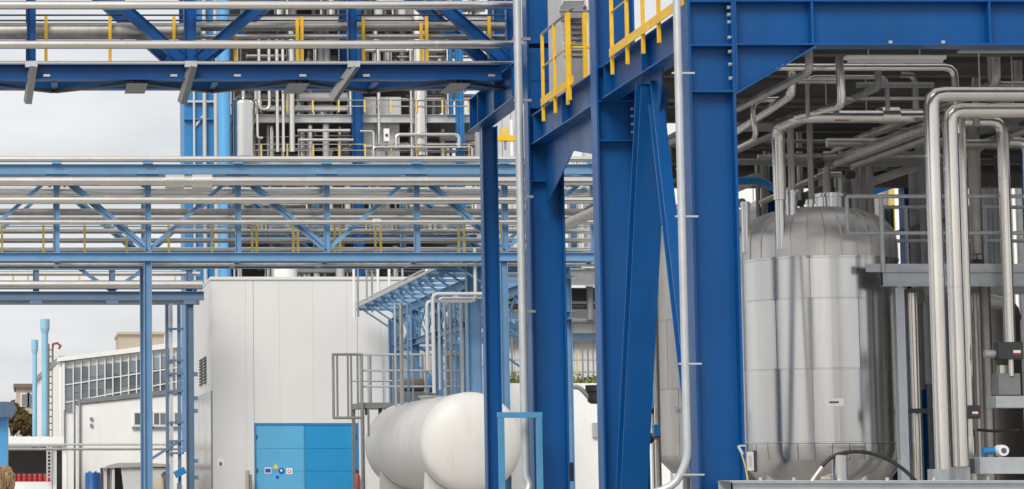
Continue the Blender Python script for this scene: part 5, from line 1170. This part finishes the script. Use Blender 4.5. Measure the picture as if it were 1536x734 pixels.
# dark structure deeper in the hall
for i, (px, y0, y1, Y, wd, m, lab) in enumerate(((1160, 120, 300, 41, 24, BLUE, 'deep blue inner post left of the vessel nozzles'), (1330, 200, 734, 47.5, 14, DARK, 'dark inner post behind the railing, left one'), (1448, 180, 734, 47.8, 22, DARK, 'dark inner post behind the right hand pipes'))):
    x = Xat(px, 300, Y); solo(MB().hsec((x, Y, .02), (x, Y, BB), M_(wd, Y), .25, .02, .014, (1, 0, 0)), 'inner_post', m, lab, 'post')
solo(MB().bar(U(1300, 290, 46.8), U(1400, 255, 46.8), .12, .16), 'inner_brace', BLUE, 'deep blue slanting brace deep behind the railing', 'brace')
# bright wall beyond the hall, behind dark uprights
bw = thing('far_white_wall', 'white panelled wall in daylight seen through the hall behind the railing', 'wall', (20, 70, 0))
wx0, wx1 = Xat(1000, 340, 70), Xat(1700, 340, 70)
for i in range(16): MB().box(wx0 + (wx1 - wx0) * i / 16 + .02, wx0 + (wx1 - wx0) * (i + 1) / 16 - .02, 70, 70.3, 0, Zat(252, 70)).build('panel', WHITEW, bw)
rnd = random.Random(21)
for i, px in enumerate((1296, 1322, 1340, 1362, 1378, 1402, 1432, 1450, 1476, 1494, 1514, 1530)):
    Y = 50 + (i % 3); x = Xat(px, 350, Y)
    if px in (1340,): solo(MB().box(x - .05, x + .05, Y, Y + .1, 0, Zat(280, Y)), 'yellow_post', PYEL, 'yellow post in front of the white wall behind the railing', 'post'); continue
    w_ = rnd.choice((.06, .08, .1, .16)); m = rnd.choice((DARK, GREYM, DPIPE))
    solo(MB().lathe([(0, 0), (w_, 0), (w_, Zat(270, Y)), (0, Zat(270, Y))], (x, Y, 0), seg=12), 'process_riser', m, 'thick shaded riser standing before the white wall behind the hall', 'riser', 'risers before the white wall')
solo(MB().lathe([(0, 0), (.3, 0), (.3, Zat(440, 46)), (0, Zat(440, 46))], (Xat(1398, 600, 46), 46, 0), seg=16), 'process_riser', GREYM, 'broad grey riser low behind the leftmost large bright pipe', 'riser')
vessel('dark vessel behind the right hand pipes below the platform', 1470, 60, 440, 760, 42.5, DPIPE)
for i, (px, r_) in enumerate(((1150, 24), (1262, 26))):
    vessel(('left', 'right')[i] + ' dim vessel far behind the dome', px, r_, 300, 700, 47, DPIPE)
solo(MB().box(19, 19.15, 31, 45.5, 0, BB), 'side_wall', BACKD, 'added dark wall shading the process hall, out of view at the right', 'wall')  # unseen wall, added to keep the hall interior dark

# ---- galvanised platform with railing
YQ = 33.7
gp_ = thing('galvanised_platform', 'galvanised platform with tube railing right of the big vessel', 'platform', (Xat(1420, 410, YQ), YQ, 0))
pa, pb_, pc_ = Xat(1299, 402, YQ), Xat(1321, 402, YQ), 15.8
z1_, z2_, z3_ = Zat(396, YQ), Zat(408, YQ), Zat(430, YQ)
MB().slab([(pa, YQ + .02, z2_ + .002), (pc_, YQ + .02, z2_ + .002), (pc_, YQ + 1.6, z2_ + .002), (pa + 1.15, YQ + 1.6, z2_ + .002), (pa + .9, YQ + .2, z2_ + .002), (pa + .04, YQ + .1, z2_ + .002)], (0, 0, z1_ - z2_ - .014)).build('deck_plate', GALV, gp_)
MB().chan((pb_, YQ, (z2_ + z3_) / 2), (pc_, YQ, (z2_ + z3_) / 2), z2_ - z3_, -.07, .008).build('edge_channel', GALV, gp_)
MB().box(pb_ + 1.0, pc_, YQ + 1.5, YQ + 1.56, z3_, z2_).build('rear_channel', GALV, gp_)
MB().box(pa - .0, pc_, YQ - .012, YQ + .018, z2_, z1_).build('toe_plate', GALV, gp_)
zr1, zr2_ = Zat(295, YQ), Zat(350, YQ)
xe = Xat(1270, 320, YQ)
MB().tube([(pc_, YQ - .02, zr1), (xe, YQ - .02, zr1), (xe, YQ - .02, zr2_), (pc_, YQ - .02, zr2_)], M_(3, YQ), 12, .04).build('rail_loop', GALV, gp_)
for px in (1322, 1440, 1560): x = Xat(px, 345, YQ); MB().tube([(x, YQ - .025, z2_), (x, YQ - .025, zr1)], M_(3.4, YQ), 12).build('post', GALV, gp_)
for px in (1360, 1478): x = Xat(px, 345, YQ + 1.5); MB().tube([(x, YQ + 1.5, z1_), (x, YQ + 1.5, zr1 + .02)], .028, 10).build('post', GALV, gp_)
for z in (zr1 + .01, zr2_ + .03): MB().tube([(Xat(1318, 300, YQ + 1.5), YQ + 1.5, z), (pc_, YQ + 1.5, z)], .026, 10).build('rear_rail', GALV, gp_)
x = Xat(1351, 560, YQ + .1); MB().hsec((x, YQ + .1, .0), (x, YQ + .1, z3_ - .002), .14, .12, .014, .01, (0, 1, 0)).build('leg', GALV, gp_, .003)
x = Xat(1402, 560, YQ + .5); MB().hsec((x, YQ + .3, .0), (x, YQ + .3, z3_ - .002), .14, .14, .014, .01, (0, 1, 0)).build('leg', GALV, gp_, .003)
MB().box(15.5, 15.64, YQ + .05, YQ + .19, 0, z3_ - .002).build('leg', GALV, gp_)
MB().bar((Xat(1358, 450, YQ + 1), YQ + 1, z3_ - .08), (Xat(1385, 440, YQ + 1), YQ + 1, z3_ - .04), .1, .22).build('knee_bracket', GREYM, gp_)
MB().box(Xat(1360, 615, YQ + .4), Xat(1393, 615, YQ + .4), YQ + .4, YQ + .46, Zat(619, YQ), Zat(612, YQ)).build('pipe_clamp_bar', DARK, gp_)

# ---- valves and instruments at right
def valve(label, px, py, w_, h_, Y, stem_y, tagc=RED):
    t = thing('valve_actuator', label, 'valve', U(px, py + h_ / 2, Y), 'pneumatic valves on the right hand pipes')
    box_px(MB(), px - w_ / 2, px + w_ / 2, py - h_ / 2, py + h_ / 2, Y, .2).build('actuator_box', DARK, t, .012)
    box_px(MB(), px + w_ * .08, px + w_ * .38, py - h_ * .02, py + h_ * .28, Y - .006, .005).build('label', WPAINT, t); box_px(MB(), px + w_ * .08, px + w_ * .38, py + h_ * .14, py + h_ * .28, Y - .009, .003).build('label_stripe', tagc, t)
    c = U(px - 1, py, Y + .1); MB().tube([(c.x, Y + .1, c.z), (c.x, Y + .1, Zat(stem_y, Y))], M_(4, Y), 12).build('stem', PIPE, t)
    return t
valve('dark valve actuator with red label low between the bright pipes', 1456, 618, 30, 20, 32.6, 655)
v2 = valve('dark valve actuator with red label at the right edge', 1517, 526, 38, 26, 32.6, 564)
v3 = valve('dark valve actuator with red label just above the bottom shelf', 1463, 699, 26, 22, 31.8, 720)
MB().lathe([(0, 0), (M_(9, 32.6), 0), (M_(9.5, 32.6), .05), (M_(9, 32.6), Zat(644, 32.6) - Zat(682, 32.6)), (0, Zat(644, 32.6) - Zat(682, 32.6))], (Xat(1453, 660, 32.8), 32.8, Zat(682, 32.6)), seg=16).build('valve_body', PIPE, [o for o in C.objects if o.name.startswith('valve_actuator')][0])
sb = thing('sampling_unit', 'grey boxed sampling unit with steel plate hung on the right edge pipe', 'sampling unit', U(1514, 612, 32.7))
box_px(MB(), 1498, 1532, 560, 593, 32.7, .25).build('box', GREYM, sb, .012); box_px(MB(), 1494, 1545, 594, 612, 32.65, .35).build('base_plate', GALV, sb, .006)
box_px(MB(), 1500, 1512, 548, 560, 32.8, .12).build('neck', PIPE, sb)
pipe('short thick grey pipe stub pointing left of the right edge valve', hrun(531, 32.75, 1477, 1502), 6, m=GALV, seg=14)
pipe('thin dark hose line between the valves', [U(1466, 645, 32.9), U(1492, 647, 32.9), U(1530, 645, 32.9)], 2.2, m=BLACK, name='hose_line', cat='hose', seg=8)
fm = thing('flow_meter', 'white round flow meter head with blue body low at right', 'flow meter', U(1496, 684, 31.7))
c = U(1501, 676, 31.7); MB().lathe([(0, -.1), (M_(8, 31.7), -.1), (M_(8.5, 31.7), -.06), (M_(8.5, 31.7), .06), (0, .06)], c, (0, 1, 0), 20).build('head', WPAINT, fm); MB().lathe([(0, .061), (M_(4, 31.7), .061), (M_(4, 31.7), .07), (0, .07)], c + Vector((0, -.172, 0)), (0, 1, 0), 16).build('dial', INK, fm)
MB().tube([c + Vector((-.22, .03, -.01)), c + Vector((-.02, .03, 0))], M_(5.5, 31.7), 14).build('body', CBLUE, fm); MB().tube([c + Vector((0, 0, -.05)), c + Vector((0, 0, -.18))], .03, 8).build('stem', GALV, fm)
rb_ = thing('support_beam', 'weathered galvanised box beam low at the right edge', 'beam', U(1510, 712, 31.6))
box_px(MB(), 1470, 1640, 686, 711, 31.6, .2).build('beam', GALV, rb_, .005)
for px in (1480, 1600): box_px(MB(), px, px + 14, 711.5, 1000, 31.65, .1).build('leg', GALV, rb_)
for i, (x0, x1, y0, y1, lab) in enumerate(((1400, 1428, 704, 722, 'small galvanised pipe foot under the leftmost bright pipe'), (1433, 1456, 701, 735, 'galvanised upright plate between the bright pipe feet'))):
    solo(box_px(MB(), x0, x1, y0, y1 if i == 0 else 722, 31.9 if i == 0 else 31.2, .22), 'foot_bracket', GALV, lab, 'bracket', bevel=.006)
bx_ = thing('small_instrument', 'small blue and white instrument on the shelf under the low valve', 'instrument', U(1458, 734, 30))
c = U(1459, 728, 30.2); MB().lathe([(0, -.05), (.05, -.05), (.05, .05), (0, .05)], c, (0, 1, 0), 14).build('dial_head', WPAINT, bx_); MB().box(c.x - .06, c.x + .06, 30.2, 30.3, c.z - .12, c.z - .04).build('body', CBLUE, bx_)

# ---- shelf, hose and spigot at the bottom
YH = 28.25
lg = thing('skid_frame', 'long galvanised skid frame along the bottom in front of the big vessel', 'skid frame', (Xat(1320, 730, YH), YH, 0))
zl = Zat(721, YH); xa_ = Xat(1096, 730, YH)
MB().box(xa_, 14.5, YH, YH + .5, zl - .012, zl).build('top_plate', GALV, lg, .003)
MB().chan((xa_, YH, zl - .11), (14.5, YH, zl - .11), .19, -.08, .01).build('edge_channel', GALV, lg)
MB().chan((xa_, YH + .5, zl - .11), (14.5, YH + .5, zl - .11), .19, .08, .01).build('edge_channel', GALV, lg)
for x in (xa_ + .1, 10, 12, 14.3): MB().box(x - .05, x + .05, YH + .1, YH + .2, 0, zl - .21).build('leg', GALV, lg); MB().box(x - .05, x + .05, YH + .34, YH + .44, 0, zl - .21).build('leg', GALV, lg)
for px in (1140, 1190, 1330, 1400): c = U(px, 720, YH + .1); piece(bolt_m, 'bolt', lg, (c.x, YH + .08, zl + .014), (0, R(90), 0))
hp = [(1222, 716), (1232, 700), (1246, 686), (1265, 679), (1290, 677), (1315, 682), (1338, 692), (1358, 706), (1376, 724)]
o = pipe('black rubber hose arching across the foot of the big vessel', [U(a, b, YH + .3) for a, b in hp], 2.9, m=BLACK, name='rubber_hose', cat='hose', seg=12, fil=.08)
MB().tube([U(1214, 728, YH + .3), U(1222, 716, YH + .3), U(1233, 701, YH + .3)], M_(4, YH), 12).build('coupling', BRASS, o)
spg = thing('steel_spigot', 'short stainless spigot with cap standing under the hose arch', 'spigot', U(1260, 722, YH + .35))
c = U(1260, 722, YH + .35); zc = Zat(687, YH + .35); rr = M_(11.5, YH)
MB().lathe([(0, zl), (rr, zl), (rr, zc), (rr * 1.08, zc), (rr * 1.08, zc + .03), (rr * .9, zc + .04), (0, zc + .045)], (c.x, YH + .35, 0), seg=24).build('body', STEEL, spg)
MB().tube([(c.x + rr, YH + .33, zc + .0), (c.x + rr + .02, YH + .33, zc + .06)], .012, 8).build('latch', GALV, spg)
va = thing('small_ball_valve', 'small brass ball valve on the shelf beside the hose coupling', 'valve', U(1238, 721, YH + .25))
c = U(1238, 718, YH + .25); MB().lathe([(0, -.06), (.028, -.06), (.035, 0), (.028, .06), (0, .06)], c, (1, 0, 0), 12).build('body', BRASS, va); MB().bar(c + Vector((0, 0, .03)), c + Vector((.09, 0, .05)), .015, .01).build('lever', GALV, va)
# light blue clip and cable at the column's foot
cl = thing('cable_clip', 'pale metal clip with hanging cable at the right edge of the nearest column', 'clip', U(1112, 678, Y1 - .25))
MB().bar(U(1107, 669, Y1 - .2), U(1114, 682, Y1 - .2), .02, .03).build('clip', GALV, cl); MB().tube([U(1108, 669, Y1 - .2), U(1118, 669, Y1 - .2)], .012, 6).build('pin', GALV, cl)
MB().tube([U(1112, 680, Y1 - .22), U(1118, 700, Y1 - .22), U(1122, 722, Y1 - .22)], .009, 6).build('cable', PYEL, cl)
for o in list(bpy.data.objects):
    if '_o' in o: del o['_o']
